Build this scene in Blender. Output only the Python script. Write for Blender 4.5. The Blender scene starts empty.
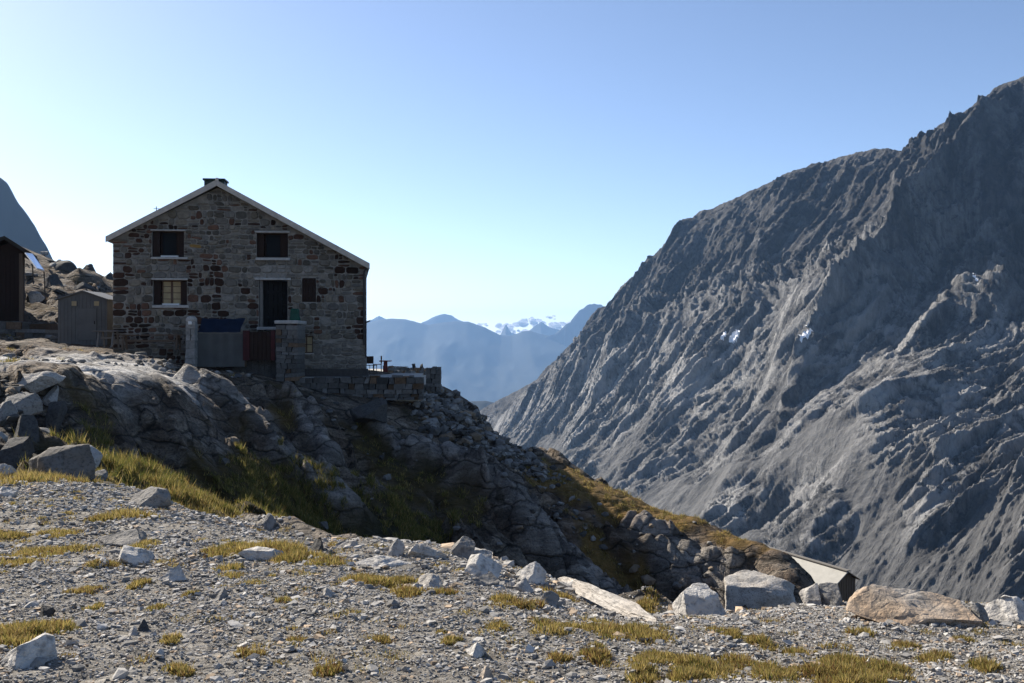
import bpy, bmesh, math, random
import numpy as np
from mathutils import Vector, Matrix, noise as mnoise

random.seed(7)
rng = np.random.default_rng(11)
scene = bpy.context.scene
COL = scene.collection
F, CX, CY = 1000.0, 512.0, 341.5          # focal length in pixels of a 1024 x 683 frame, level camera at the origin


def W(px, py, Y):
    return ((px - CX) / F * Y, Y, -(py - CY) / F * Y)


# ------------------------------------------------------------------ noise (numpy)
def _h(ix, iy, s):
    h = (ix.astype(np.int64) * 374761393 + iy.astype(np.int64) * 668265263 + s * 1274126177) & 0xFFFFFFFF
    h = ((h ^ (h >> 13)) * 1274126177) & 0xFFFFFFFF
    h = ((h ^ (h >> 16)) * 2246822519) & 0xFFFFFFFF
    return ((h ^ (h >> 15)) & 0xFFFFFF) / float(0xFFFFFF)


def perlin(x, y, s=0):
    x0 = np.floor(x); y0 = np.floor(y); fx = x - x0; fy = y - y0
    u = fx * fx * fx * (fx * (fx * 6 - 15) + 10); v = fy * fy * fy * (fy * (fy * 6 - 15) + 10)

    def g(ax, ay):
        a = _h(x0 + ax, y0 + ay, s) * 2 * np.pi
        return np.cos(a) * (fx - ax) + np.sin(a) * (fy - ay)
    a = g(0, 0); b = g(1, 0); c = g(0, 1); d = g(1, 1)
    return ((a + (b - a) * u) + ((c + (d - c) * u) - (a + (b - a) * u)) * v) * 1.5


def fbm(x, y, s=0, o=5, g=.5, l=2.03):
    t = np.zeros_like(x); a = 1.; n = 0.
    for i in range(o):
        t += a * perlin(x, y, s + i * 17); n += a; a *= g; x = x * l + 3.7; y = y * l + 1.3
    return t / n


def ridged(x, y, s=0, o=4, g=.5, l=2.1):
    t = np.zeros_like(x); a = 1.; n = 0.
    for i in range(o):
        t += a * (1 - np.abs(perlin(x, y, s + i * 13)) * 1.6); n += a; a *= g; x = x * l + 5.1; y = y * l + 2.9
    return t / n


def facets(x, y, s=0, tilt=1.2, soft=38.):
    """every cell of a Voronoi plan is one tilted rock facet: height, and the distance to the nearest crack"""
    x0 = np.floor(x); y0 = np.floor(y); L_ = []
    d1 = np.full_like(x, 9.); d2 = np.full_like(x, 9.)
    for i in (-1, 0, 1):
        for j in (-1, 0, 1):
            cx = x0 + i; cy = y0 + j
            qx = x - (cx + .1 + .8 * _h(cx, cy, s)); qy = y - (cy + .1 + .8 * _h(cx, cy, s + 1))
            d = np.sqrt(qx * qx + qy * qy)
            val = (_h(cx, cy, s + 2) - .5) + tilt * ((_h(cx, cy, s + 3) - .5) * qx + (_h(cx, cy, s + 4) - .5) * qy)
            d2 = np.where(d < d1, d1, np.minimum(d2, d)); d1 = np.minimum(d, d1)
            L_.append((d.astype(np.float32), val.astype(np.float32)))
    n = 0.; w = 0.
    for d, val in L_:
        e = np.exp(-soft * (d - d1)); n = n + e * val; w = w + e
    return n / w, d2 - d1


def sstep(a, b, x):
    t = np.clip((x - a) / (b - a), 0, 1)
    return t * t * (3 - 2 * t)


# ------------------------------------------------------------------ object helpers
def tag(o, label=None, cat=None, group=None, kind=None):
    if label: o['label'] = label
    if cat: o['category'] = cat
    if group: o['group'] = group
    if kind: o['kind'] = kind
    return o


def empty(name, label, cat, loc=(0, 0, 0), rz=0., group=None):
    o = bpy.data.objects.new(name, None); COL.objects.link(o)
    o.location = loc; o.rotation_euler = (0, 0, rz); o.empty_display_size = .2
    return tag(o, label, cat, group)


def mesh_np(name, V, faces, mat, parent=None, smooth=False, colors=None, cname='Col'):
    """faces: one array (n, k) or a list of such arrays"""
    if not isinstance(faces, (list, tuple)): faces = [faces]
    me = bpy.data.meshes.new(name)
    V = np.ascontiguousarray(V, dtype=np.float32)
    me.vertices.add(len(V)); me.vertices.foreach_set('co', V.ravel())
    lv = np.concatenate([f.ravel() for f in faces]).astype(np.int32)
    lt = np.concatenate([np.full(len(f), f.shape[1]) for f in faces]).astype(np.int32)
    ls = np.concatenate([[0], np.cumsum(lt)[:-1]]).astype(np.int32)
    me.loops.add(len(lv)); me.loops.foreach_set('vertex_index', lv)
    me.polygons.add(len(lt)); me.polygons.foreach_set('loop_start', ls)
    try: me.polygons.foreach_set('loop_total', lt)
    except Exception: pass
    me.polygons.foreach_set('use_smooth', np.full(len(lt), smooth, dtype=bool))
    if colors is not None:
        at = me.color_attributes.new(cname, 'FLOAT_COLOR', 'POINT')
        c = np.ones((len(V), 4), np.float32); c[:, :colors.shape[1]] = colors
        at.data.foreach_set('color', c.ravel())
    me.update(calc_edges=True); me.validate()
    me.materials.append(mat)
    o = bpy.data.objects.new(name, me); COL.objects.link(o)
    if parent: o.parent = parent
    return o


def bm_obj(name, bm, mat, parent=None, smooth=False):
    me = bpy.data.meshes.new(name)
    bmesh.ops.recalc_face_normals(bm, faces=bm.faces)
    bm.to_mesh(me); bm.free()
    for p in me.polygons: p.use_smooth = smooth
    me.materials.append(mat)
    o = bpy.data.objects.new(name, me); COL.objects.link(o)
    if parent: o.parent = parent
    return o


def box(bm, x0, x1, y0, y1, z0, z1, bev=0.):
    r = bmesh.ops.create_cube(bm, size=1.)
    vs = r['verts']
    for v in vs:
        v.co = Vector((x0 + (v.co.x + .5) * (x1 - x0), y0 + (v.co.y + .5) * (y1 - y0), z0 + (v.co.z + .5) * (z1 - z0)))
    if bev > 0:
        es = list({e for v in vs for e in v.link_edges})
        bmesh.ops.bevel(bm, geom=es, offset=bev, segments=1, affect='EDGES', profile=.5)


def hexa(bm, bottom, top):
    b = [bm.verts.new(p) for p in bottom]; t = [bm.verts.new(p) for p in top]
    n = len(b)
    bm.faces.new(b[::-1]); bm.faces.new(t)
    for i in range(n): bm.faces.new((b[i], b[(i + 1) % n], t[(i + 1) % n], t[i]))


def bar(bm, a, b, r, n=8):
    a = Vector(a); b = Vector(b); d = b - a; L = d.length
    m = Matrix.Translation((a + b) / 2) @ d.to_track_quat('Z', 'Y').to_matrix().to_4x4()
    bmesh.ops.create_cone(bm, cap_ends=True, segments=n, radius1=r, radius2=r, depth=L, matrix=m)


def beam(bm, a, b, w, h):
    a = Vector(a); b = Vector(b); d = b - a
    r = bmesh.ops.create_cube(bm, size=1.)
    q = d.to_track_quat('Y', 'Z').to_matrix().to_4x4()
    m = Matrix.Translation((a + b) / 2) @ q @ Matrix.Diagonal((w, d.length, h, 1))
    bmesh.ops.transform(bm, matrix=m, verts=r['verts'])


def NB(): return bmesh.new()


# ------------------------------------------------------------------ materials
class M:
    def __init__(s, name):
        s.m = bpy.data.materials.new(name); s.m.use_nodes = True
        s.n = s.m.node_tree.nodes; s.l = s.m.node_tree.links
        s.n.clear(); s.out = s.n.new('ShaderNodeOutputMaterial'); s.b = s.n.new('ShaderNodeBsdfPrincipled')
        s.l.new(s.b.outputs[0], s.out.inputs[0]); s.b.inputs['Roughness'].default_value = .9
        s.b.inputs['Specular IOR Level'].default_value = .25
        s._pos = None

    def node(s, t, **k):
        n = s.n.new(t)
        for a, v in k.items(): setattr(n, a, v)
        return n

    def put(s, sock, v):
        if isinstance(v, bpy.types.NodeSocket): s.l.new(v, sock)
        elif isinstance(v, (tuple, list)) and len(v) == 3 and sock.type == 'RGBA': sock.default_value = (*v, 1)
        else: sock.default_value = v

    def pos(s, scale=(1, 1, 1), rot=(0, 0, 0), loc=(0, 0, 0)):
        if s._pos is None: s._pos = s.node('ShaderNodeTexCoord')
        mp = s.node('ShaderNodeMapping')
        s.l.new(s._pos.outputs['Object'], mp.inputs[0])
        mp.inputs['Scale'].default_value = scale; mp.inputs['Rotation'].default_value = rot; mp.inputs['Location'].default_value = loc
        return mp.outputs[0]

    def noise(s, sc, det=6, rough=.55, vec=None, dist=0.):
        n = s.node('ShaderNodeTexNoise'); n.inputs['Scale'].default_value = sc
        n.inputs['Detail'].default_value = det; n.inputs['Roughness'].default_value = rough; n.inputs['Distortion'].default_value = dist
        s.l.new(vec if vec is not None else s.pos(), n.inputs['Vector'])
        return n.outputs[0]

    def voro(s, sc, feat='F1', vec=None, out='Distance', rnd=1.):
        n = s.node('ShaderNodeTexVoronoi', feature=feat); n.inputs['Scale'].default_value = sc; n.inputs['Randomness'].default_value = rnd
        s.l.new(vec if vec is not None else s.pos(), n.inputs['Vector'])
        return n.outputs[out]

    def ramp(s, fac, stops, interp='LINEAR'):
        n = s.node('ShaderNodeValToRGB'); s.put(n.inputs[0], fac); cr = n.color_ramp; cr.interpolation = interp
        while len(cr.elements) < len(stops): cr.elements.new(.5)
        for e, (p, c) in zip(cr.elements, stops):
            e.position = p; e.color = (*c, 1) if not isinstance(c, (int, float)) else (c, c, c, 1)
        return n.outputs[0]

    def mix(s, fac, a, b, mode='MIX'):
        n = s.node('ShaderNodeMix', data_type='RGBA', blend_type=mode)
        s.put(n.inputs[0], fac); s.put(n.inputs[6], a); s.put(n.inputs[7], b)
        return n.outputs[2]

    def math(s, op, a, b=0., c=None):
        n = s.node('ShaderNodeMath', operation=op); s.put(n.inputs[0], a); s.put(n.inputs[1], b)
        if c is not None: s.put(n.inputs[2], c)
        return n.outputs[0]

    def attr(s, name='Col'):
        n = s.node('ShaderNodeAttribute', attribute_name=name)
        return n.outputs['Color']

    def sep(s, c):
        n = s.node('ShaderNodeSeparateColor'); s.l.new(c, n.inputs[0]); return n.outputs

    def bump(s, h, dist, strength=1., nrm=None):
        n = s.node('ShaderNodeBump'); s.put(n.inputs['Height'], h)
        n.inputs['Distance'].default_value = dist; n.inputs['Strength'].default_value = strength
        if nrm is not None: s.l.new(nrm, n.inputs['Normal'])
        s.l.new(n.outputs[0], s.b.inputs['Normal'])
        return n.outputs[0]

    def col(s, c): s.put(s.b.inputs['Base Color'], c); return s


def mat_plain(name, c, rough=.7, var=.35, sc=6., metal=0., bump=.004):
    m = M(name)
    n = m.noise(sc, 5, .6)
    lo = tuple(x * (1 - var) for x in c); hi = tuple(min(1, x * (1 + var * .6)) for x in c)
    m.col(m.ramp(n, [(.3, lo), (.7, hi)]))
    m.b.inputs['Roughness'].default_value = rough; m.b.inputs['Metallic'].default_value = metal
    if bump: m.bump(m.noise(sc * 5, 3), bump)
    return m.m


def mat_wood(name, c, vertical=True):
    m = M(name)
    v = m.pos(scale=(9, 9, .7) if vertical else (.7, 9, 9))
    n = m.noise(2.2, 6, .65, v)
    m.col(m.mix(m.noise(1.3, 3), m.ramp(n, [(.25, tuple(x * .45 for x in c)), (.75, tuple(x * 1.25 for x in c))]), tuple(x * .8 for x in c)))
    m.bump(n, .01)
    return m.m


def mat_boulder(name, base, warm, dark=.45, warm_amt=.5):
    m = M(name)
    n1 = m.noise(3.1, 8, .62, dist=.3); n2 = m.noise(17, 6, .65); n3 = m.noise(1.4, 4, .6, m.pos(loc=(3, 1, 7)))
    c = m.ramp(n1, [(.28, tuple(x * dark for x in base)), (.48, base), (.75, tuple(min(1, x * 1.25) for x in base))])
    c = m.mix(m.ramp(n3, [(.5 - .2 * warm_amt, 0), (.72 - .2 * warm_amt, warm_amt)]), c, warm)
    c = m.mix(m.ramp(n2, [(.36, .75), (.5, 0)]), c, tuple(x * .35 for x in base))
    m.col(c)
    e = m.voro(4.5, 'DISTANCE_TO_EDGE', m.pos(scale=(1, 1, 1.8)))
    crack = m.ramp(e, [(0, 0), (.06, 1)])
    h = m.math('ADD', m.math('MULTIPLY', n1, .6), m.math('ADD', m.math('MULTIPLY', n2, .3), m.math('MULTIPLY', crack, .04)))
    m.bump(h, .10)
    return m.m


# ---- ground: mask colours r = grass, g = gravel, b = golden tint
def mat_ground():
    m = M('alpine_ground')
    at = m.node('ShaderNodeAttribute', attribute_name='Col')
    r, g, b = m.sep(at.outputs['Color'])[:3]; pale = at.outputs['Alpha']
    nw = m.noise(.5, 6, .6); nm = m.noise(2.6, 7, .65, dist=.4); nf = m.noise(14, 6, .7)
    strat = m.noise(1.1, 7, .65, m.pos(scale=(.6, 2.2, 3.2), rot=(.25, .35, .5)), .5)
    rock = m.ramp(strat, [(.28, (.058, .044, .032)), (.45, (.145, .113, .083)), (.6, (.235, .195, .15)), (.78, (.36, .315, .26))])
    rock = m.mix(m.ramp(nw, [(.48, 0), (.68, .6)]), rock, (.12, .075, .048))
    rock = m.mix(m.ramp(nf, [(.35, .8), (.55, 0)]), rock, (.026, .025, .023))
    light = m.ramp(strat, [(.3, (.26, .25, .235)), (.5, (.46, .445, .42)), (.7, (.58, .565, .54))])  # lighter rock, holds the sunlit tone of the left shelf
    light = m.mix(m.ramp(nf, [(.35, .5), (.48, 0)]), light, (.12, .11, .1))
    rock = m.mix(m.math('MULTIPLY', m.ramp(b, [(.45, 0), (.95, .8)]), m.ramp(nm, [(.35, .4), (.6, 1)])), rock, m.ramp(strat, [(.3, (.05, .032, .02)), (.55, (.15, .095, .06)), (.75, (.25, .175, .12))]))
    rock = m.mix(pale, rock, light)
    wv = m.node('ShaderNodeVectorMath', operation='ADD'); m.l.new(m.pos(scale=(.8, 1.6, 2.2), rot=(.25, .35, .5)), wv.inputs[0])
    nz = m.node('ShaderNodeTexNoise'); nz.inputs['Scale'].default_value = 1.3; nz.inputs['Detail'].default_value = 5; m.l.new(m.pos(), nz.inputs['Vector'])
    sc_ = m.node('ShaderNodeVectorMath', operation='SCALE'); m.l.new(nz.outputs['Color'], sc_.inputs[0]); sc_.inputs['Scale'].default_value = .9; m.l.new(sc_.outputs[0], wv.inputs[1])
    e1 = m.voro(.55, 'DISTANCE_TO_EDGE', wv.outputs[0]); e2 = m.voro(1.7, 'DISTANCE_TO_EDGE', wv.outputs[0])
    cellv = m.sep(m.voro(.95, out='Color', vec=wv.outputs[0]))[0]
    rock = m.mix(1., rock, m.ramp(cellv, [(0, .62), (1, 1.45)]), 'MULTIPLY')
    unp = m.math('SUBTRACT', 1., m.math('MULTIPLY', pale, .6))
    rock = m.mix(m.math('MULTIPLY', unp, m.ramp(e1, [(0, .9), (.05, 0)])), rock, (.014, .013, .011))  # dark joints: soil plus crack shading put into the rock colour
    rock = m.mix(m.math('MULTIPLY', unp, m.ramp(e2, [(0, .35), (.035, 0)])), rock, (.018, .017, .014))
    soil = m.ramp(nf, [(.3, (.012, .010, .006)), (.7, (.04, .033, .016))])
    gold = m.ramp(nm, [(.3, (.075, .05, .015)), (.5, (.17, .105, .03)), (.72, (.24, .145, .05))])
    green = m.ramp(nm, [(.3, (.016, .017, .006)), (.55, (.038, .036, .012)), (.8, (.07, .058, .022))])
    gr = m.mix(b, m.mix(.35, green, soil), gold)
    gv = m.ramp(m.voro(26, out='Color'), [(0, (.15, .138, .12)), (.5, (.27, .25, .22)), (1, (.40, .378, .34))])
    gv = m.mix(m.ramp(nm, [(.4, 0), (.7, .5)]), gv, (.12, .098, .066))
    c = m.mix(r, rock, gr)
    c = m.mix(g, c, gv)
    m.col(c)
    crack = m.math('ADD', m.math('MULTIPLY', m.ramp(e1, [(0, 0), (.08, 1)]), 1.6), m.math('MULTIPLY', m.ramp(e2, [(0, 0), (.06, 1)]), .4))
    h = m.math('ADD', m.math('MULTIPLY', strat, .8), m.math('ADD', m.math('MULTIPLY', nf, .30), m.math('MULTIPLY', crack, .25)))
    m.bump(h, .30)
    return m.m


def mat_mountain():
    m = M('mountain_rock')
    r, g, b = m.sep(m.attr())[:3]      # r scree, g how far down the face, b light slabs
    ad = m.node('ShaderNodeAttribute', attribute_name='face').outputs['Vector']

    def stretch(sx, sy, rot=0.):
        mp = m.node('ShaderNodeMapping'); m.l.new(ad, mp.inputs[0])
        mp.inputs['Scale'].default_value = (sx, sy, 1); mp.inputs['Rotation'].default_value = (0, 0, rot)
        return mp.outputs[0]
    n1 = m.noise(.012, 8, .65, dist=.5); n2 = m.noise(.09, 8, .72)
    s1 = m.noise(1., 9, .68, stretch(1 / 34., 1 / 190., .3), .35); s2 = m.noise(1., 8, .7, stretch(1 / 9., 1 / 30., .3), .3)
    s3 = m.noise(1., 8, .7, stretch(1 / 60., 1 / 22., .55), .6)
    st = m.math('ADD', m.math('MULTIPLY', s1, .5), m.math('ADD', m.math('MULTIPLY', s2, .28), m.math('MULTIPLY', s3, .22)))
    rock = m.mix(m.ramp(g, [(.30, 0), (.62, 1)]), m.ramp(st, [(.43, (.018, .018, .019)), (.5, (.045, .0445, .045)), (.57, (.12, .118, .115))]),
                 m.ramp(st, [(.43, (.042, .042, .043)), (.5, (.145, .143, .14)), (.57, (.35, .345, .335))]))
    rock = m.mix(m.ramp(n1, [(.5, 0), (.72, .45)]), rock, (.085, .072, .06))
    rock = m.mix(m.ramp(n2, [(.40, .85), (.5, 0)]), rock, (.024, .024, .027))
    rock = m.mix(m.math('MULTIPLY', b, m.ramp(st, [(.38, .15), (.55, 1)])), rock, (.36, .352, .34))
    scree = m.ramp(m.math('ADD', m.math('MULTIPLY', s1, .6), m.math('MULTIPLY', n2, .4)), [(.38, (.072, .071, .070)), (.6, (.155, .152, .147))])
    m.col(m.mix(r, rock, scree))
    h = m.math('ADD', m.math('MULTIPLY', st, 3.2), m.math('MULTIPLY', n2, .55))
    m.bump(h, 9., 1.)
    return m.m


def mat_far(name, c):
    m = M(name)
    n = m.noise(.0012, 4, .5)
    m.col(m.ramp(n, [(.3, tuple(x * .85 for x in c)), (.7, tuple(x * 1.15 for x in c))]))
    return m.m


def mat_attr(name, rough=.9, var=.3, sc=60., bump=.004):
    m = M(name)
    n = m.noise(sc, 4, .6)
    m.col(m.mix(1., m.attr(), m.ramp(n, [(.25, 1 - var), (.75, 1 + var * .3)]), 'MULTIPLY'))
    m.b.inputs['Roughness'].default_value = rough
    if bump: m.bump(n, bump)
    return m.m


def mat_grass():
    m = M('grass_blades')
    a = m.attr()
    m.col(a)
    tr = m.node('ShaderNodeBsdfTranslucent'); m.l.new(a, tr.inputs[0])
    mx = m.node('ShaderNodeMixShader'); mx.inputs[0].default_value = .45
    m.l.new(m.b.outputs[0], mx.inputs[1]); m.l.new(tr.outputs[0], mx.inputs[2]); m.l.new(mx.outputs[0], m.out.inputs[0])
    m.b.inputs['Roughness'].default_value = .7
    return m.m


def mat_masonry(name):
    """walls of which only a sliver shows: irregular coursed stone"""
    m = M(name)
    v = m.pos(scale=(1, 1, 1.6))
    cellc = m.voro(2.8, out='Color', vec=v); e = m.voro(2.8, 'DISTANCE_TO_EDGE', v)
    s = m.sep(cellc)
    c = m.ramp(s[0], [(0, (.05, .04, .035)), (.3, (.13, .11, .09)), (.7, (.22, .2, .175)), (1, (.3, .28, .25))])
    c = m.mix(m.ramp(m.noise(9, 5, .6), [(.35, .6), (.6, 0)]), c, (.06, .05, .045))
    j = m.ramp(e, [(0, 0), (.05, 1)])
    m.col(m.mix(j, (.16, .15, .14), c)); m.bump(j, .03)
    return m.m


MAT = dict(
    ground=mat_ground(), mountain=mat_mountain(),
    stone=mat_attr('rubble_stone', .92, .45, 9., .012), gravel=mat_attr('gravel_stone', .95, .3, 40., .004),
    scree=mat_attr('scree_stone', .95, .4, 7., .03), grass=mat_grass(), masonry=mat_masonry('side_masonry'),
    mortar=mat_plain('wall_mortar', (.26, .238, .205), .95, .5, 3., bump=.01),
    pale=mat_boulder('pale_granite', (.43, .405, .37), (.42, .33, .24), .5, .35),
    white=mat_boulder('white_granite', (.55, .525, .485), (.48, .40, .31), .55, .25),
    grey=mat_boulder('grey_gneiss', (.25, .238, .22), (.22, .18, .13), .45, .3),
    brown=mat_boulder('brown_gneiss', (.16, .147, .13), (.15, .115, .075), .45, .4),
    dark=mat_boulder('dark_gneiss', (.075, .073, .07), (.08, .06, .045), .5, .3),
    orange=mat_boulder('rusty_granite', (.42, .375, .32), (.43, .285, .165), .55, .7),
    fascia=mat_plain('weathered_fascia', (.50, .44, .37), .8, .2, 4.),
    roofing=mat_plain('grey_roofing', (.22, .21, .2), .6, .3, 3.),
    concrete=mat_plain('pale_concrete', (.42, .40, .37), .9, .25, 7.),
    dark_timber=mat_wood('dark_red_timber', (.034, .020, .015)), timber=mat_wood('weathered_timber', (.16, .115, .08)),
    grey_timber=mat_wood('grey_timber', (.2, .185, .165), False),
    black=mat_plain('interior_shade', (.012, .012, .012), .95, .3, 2., bump=0),
    cream=mat_plain('cream_pane', (.42, .33, .19), .9, .2, 5., bump=0),  # one plain cream colour for the window panes
    frame=mat_plain('brown_window_frame', (.10, .055, .035), .6, .3, 8.),
    sheet=mat_plain('grey_sheet_metal', (.13, .13, .125), .55, .22, 1.6),
    zinc=mat_plain('pale_corrugated_roof', (.34, .33, .30), .7, .15, 2.),
    blue=mat_plain('blue_tarpaulin', (.022, .036, .075), .55, .3, 3.),
    red=mat_plain('faded_red_paint', (.055, .014, .015), .7, .35, 4.),
    redwood=mat_plain('red_plastic', (.20, .05, .04), .5, .3, 4.),
    green=mat_plain('green_plastic_sheet', (.01, .07, .045), .5, .3, 4.),
    chimney=mat_plain('green_black_metal', (.018, .035, .03), .5, .3, 5.),
    paving=mat_plain('terrace_paving', (.44, .42, .38), .9, .2, 2.),
    iron=mat_plain('dark_iron', (.05, .045, .042), .6, .3, 8.),
    whitepaint=mat_plain('white_enamel', (.72, .71, .68), .5, .1, 5.),
    snow=mat_plain('old_snow', (.86, .87, .90), .7, .06, .05, bump=.2),
    far=mat_far('far_forest_and_rock', (.014, .021, .022)), leftrock=mat_far('dark_flank_rock', (.035, .036, .038)), farrock=mat_far('far_summit_rock', (.045, .048, .05)),
)
mg = M('solar_glass'); mg.col((.45, .55, .68)); mg.b.inputs['Metallic'].default_value = .85; mg.b.inputs['Roughness'].default_value = .15; mg.b.inputs['Specular IOR Level'].default_value = .8
MAT['solar'] = mg.m
mg = M('window_glass'); mg.col((.012, .014, .016)); mg.b.inputs['Roughness'].default_value = .45; mg.b.inputs['Specular IOR Level'].default_value = .06  # near-black base puts the unlit room behind into the pane colour
MAT['glass'] = mg.m
mc = M('cumulus'); mc.col((.93, .93, .94)); mc.b.inputs['Roughness'].default_value = 1
_t = mc.node('ShaderNodeBsdfTranslucent'); _t.inputs[0].default_value = (.95, .95, .95, 1); _x = mc.node('ShaderNodeMixShader'); _x.inputs[0].default_value = .75
mc.l.new(mc.b.outputs[0], _x.inputs[1]); mc.l.new(_t.outputs[0], _x.inputs[2]); mc.l.new(_x.outputs[0], mc.out.inputs[0])
MAT['cloud'] = mc.m

# ------------------------------------------------------------------ near terrain
cp = []


def c(px, py, Y): cp.append(W(px, py, Y))


# the gravel platform where the camera stands
for a in [(-400, 700, 4.5), (0, 683, 4.8), (512, 683, 4.8), (1024, 683, 4.9), (1400, 700, 4.8), (0, 600, 7), (512, 600, 6.8), (1000, 640, 6.5), (1300, 660, 6.5),
          (0, 540, 10), (300, 560, 8.6), (0, 475, 16), (-300, 450, 17), (80, 482, 15.3), (150, 492, 14.5), (250, 522, 12), (370, 545, 10.5), (480, 555, 10), (560, 580, 9.2),
          (650, 622, 8.2), (720, 612, 8.6), (800, 606, 9), (950, 611, 9), (1024, 615, 9), (1250, 632, 9)]: c(*a)
cp += [(-4, 1, -1.55), (0, 1, -1.6), (4, 1, -1.65), (-6, -8, -1.5), (6, -8, -1.7), (0, -40, -1), (-30, -20, 4), (30, -20, -6)]
# the gully behind its edge
cp += [(-1.4, 12, -3.3), (.3, 12, -3.8), (1.6, 10.8, -3.9), (2.8, 11, -4.2), (4.5, 11.5, -4.6), (7, 11.5, -4.8), (-3, 17, -4.3), (-5, 20, -4.6), (-5, 24.5, -5.2), (-8, 20.5, -3.75), (12, 34, -10.4), (12.3, 36, -11.2), (11.8, 38.5, -11.), (13.2, 32, -11.), (2, 16, -5.7), (5, 16, -6.8), (9, 16, -7.5), (14, 16, -8),
       (-1.5, 23, -6.6), (3, 25, -8.3), (9, 26, -10.3), (14, 28, -11), (22, 24, -13), (35, 20, -17)]
# foot of the knoll, its face and its ridge
for a in [(240, 512, 28.5), (300, 522, 31), (340, 532, 32), (420, 540, 33), (480, 553, 34.5), (560, 580, 35.5), (640, 607, 37), (720, 612, 36.5), (800, 604, 34),
          (330, 492, 33.5), (280, 478, 32.5), (300, 440, 36.5), (300, 402, 41), (420, 455, 40.5), (420, 402, 44), (370, 430, 41), (480, 475, 41), (520, 520, 37), (560, 520, 38.7), (640, 555, 38.5), (720, 565, 37.4), (780, 580, 35.3),
          (440, 384, 46.5), (500, 434, 44.5), (560, 464, 43.3), (620, 490, 42), (700, 517, 40), (758, 540, 38), (782, 552, 36.8), (796, 572, 35.5), (805, 593, 34.5)]: c(*a)
# behind the ridge
cp += [(-1, 53, -7), (2, 52, -9), (6, 50, -11), (10, 48, -12.5), (14, 45, -14), (16, 40, -13), (20, 50, -15.5), (21.6, 68, -18.6), (24, 62, -18.6), (18, 75, -19.5), (32, 85, -30), (5, 80, -25), (-5, 75, -12), (-4, 100, -35), (40, 60, -28),
       (50, 120, -80), (0, 140, -80), (-40, 140, -30), (90, 60, -75), (80, 10, -50), (-5, 60, -7)]
# hut platform and terrace
for a in [(113, 353, 44), (160, 362, 43.6), (230, 370, 43.6), (300, 377, 44), (366, 382, 44), (200, 374, 41), (260, 384, 41.6), (330, 392, 43), (400, 390, 45.5), (425, 388, 47)]: c(*a)
cp += [(-16, 52, -.3), (-8, 52, -1.7), (-5, 50, -1.9), (-10, 58, -1.5), (-4.6, 54, -2.6)]
# left: lit shelf, cliff and the boulder slope behind
for a in [(0, 374, 28), (60, 376, 28.5), (100, 383, 29.3), (150, 381, 32), (190, 384, 35), (130, 358, 40), (0, 352, 42), (60, 350, 43), (110, 347, 44), (60, 362, 35), (0, 362, 35),
          (100, 440, 26.8), (60, 455, 22), (60, 472, 18), (0, 470, 18), (0, 430, 23), (0, 400, 26), (50, 395, 27), (150, 432, 29.8), (200, 485, 27), (150, 470, 23.5), (230, 428, 33.5), (200, 395, 34), (100, 475, 18), (-200, 420, 25), (-200, 360, 30),
          (20, 345, 50), (90, 340, 50), (0, 325, 54), (60, 325, 56), (110, 325, 58), (50, 295, 64), (110, 303, 66), (0, 285, 68), (110, 280, 80), (60, 270, 80), (20, 250, 82), (-100, 230, 85), (-200, 300, 50), (180, 310, 85), (250, 335, 80)]: c(*a)
cp += [(-60, 120, 1), (-30, 120, -6), (-150, 60, 9), (-150, 0, 25), (-90, 170, -25), (-160, 130, -10), (-50, 100, 3.5), (-36, 98, 2.)]
CP = np.array(cp)
_K = np.sqrt(((CP[:, None, :2] - CP[None, :, :2]) ** 2).sum(-1) + .15)
_K[np.diag_indices(len(CP))] -= .12       # a little slack
_A = np.block([[_K, np.ones((len(CP), 1)), CP[:, :2]], [np.ones((1, len(CP))), np.zeros((1, 3))], [CP[:, :2].T, np.zeros((2, 3))]])
_Wt = np.linalg.solve(_A, np.concatenate([CP[:, 2], np.zeros(3)]))


def base_h(X, Y):
    sh = X.shape; X = X.ravel(); Y = Y.ravel(); out = np.empty_like(X)
    for i in range(0, len(X), 60000):
        x = X[i:i + 60000]; y = Y[i:i + 60000]
        k = np.sqrt((x[:, None] - CP[:, 0]) ** 2 + (y[:, None] - CP[:, 1]) ** 2 + .15)
        out[i:i + 60000] = k @ _Wt[:-3] + _Wt[-3] + _Wt[-2] * x + _Wt[-1] * y
    return out.reshape(sh)


EDGE = np.array([W(*a)[:2] for a in [(-300, 450, 17.3), (0, 475, 16.2), (80, 482, 15.5), (150, 492, 14.7), (250, 522, 12.2), (370, 545, 10.7), (480, 555, 10.2), (560, 580, 9.4), (650, 622, 8.5), (720, 612, 8.9), (800, 606, 9.3), (950, 611, 9.3), (1024, 615, 9.3), (1300, 632, 9.3)]])


def gravel_mask(X, Y):
    e = np.interp(X, EDGE[:, 0], EDGE[:, 1])
    return 1 - sstep(-.25, .45, Y - e + .5 * fbm(X * .8, Y * .8, 5, 3))


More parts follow.
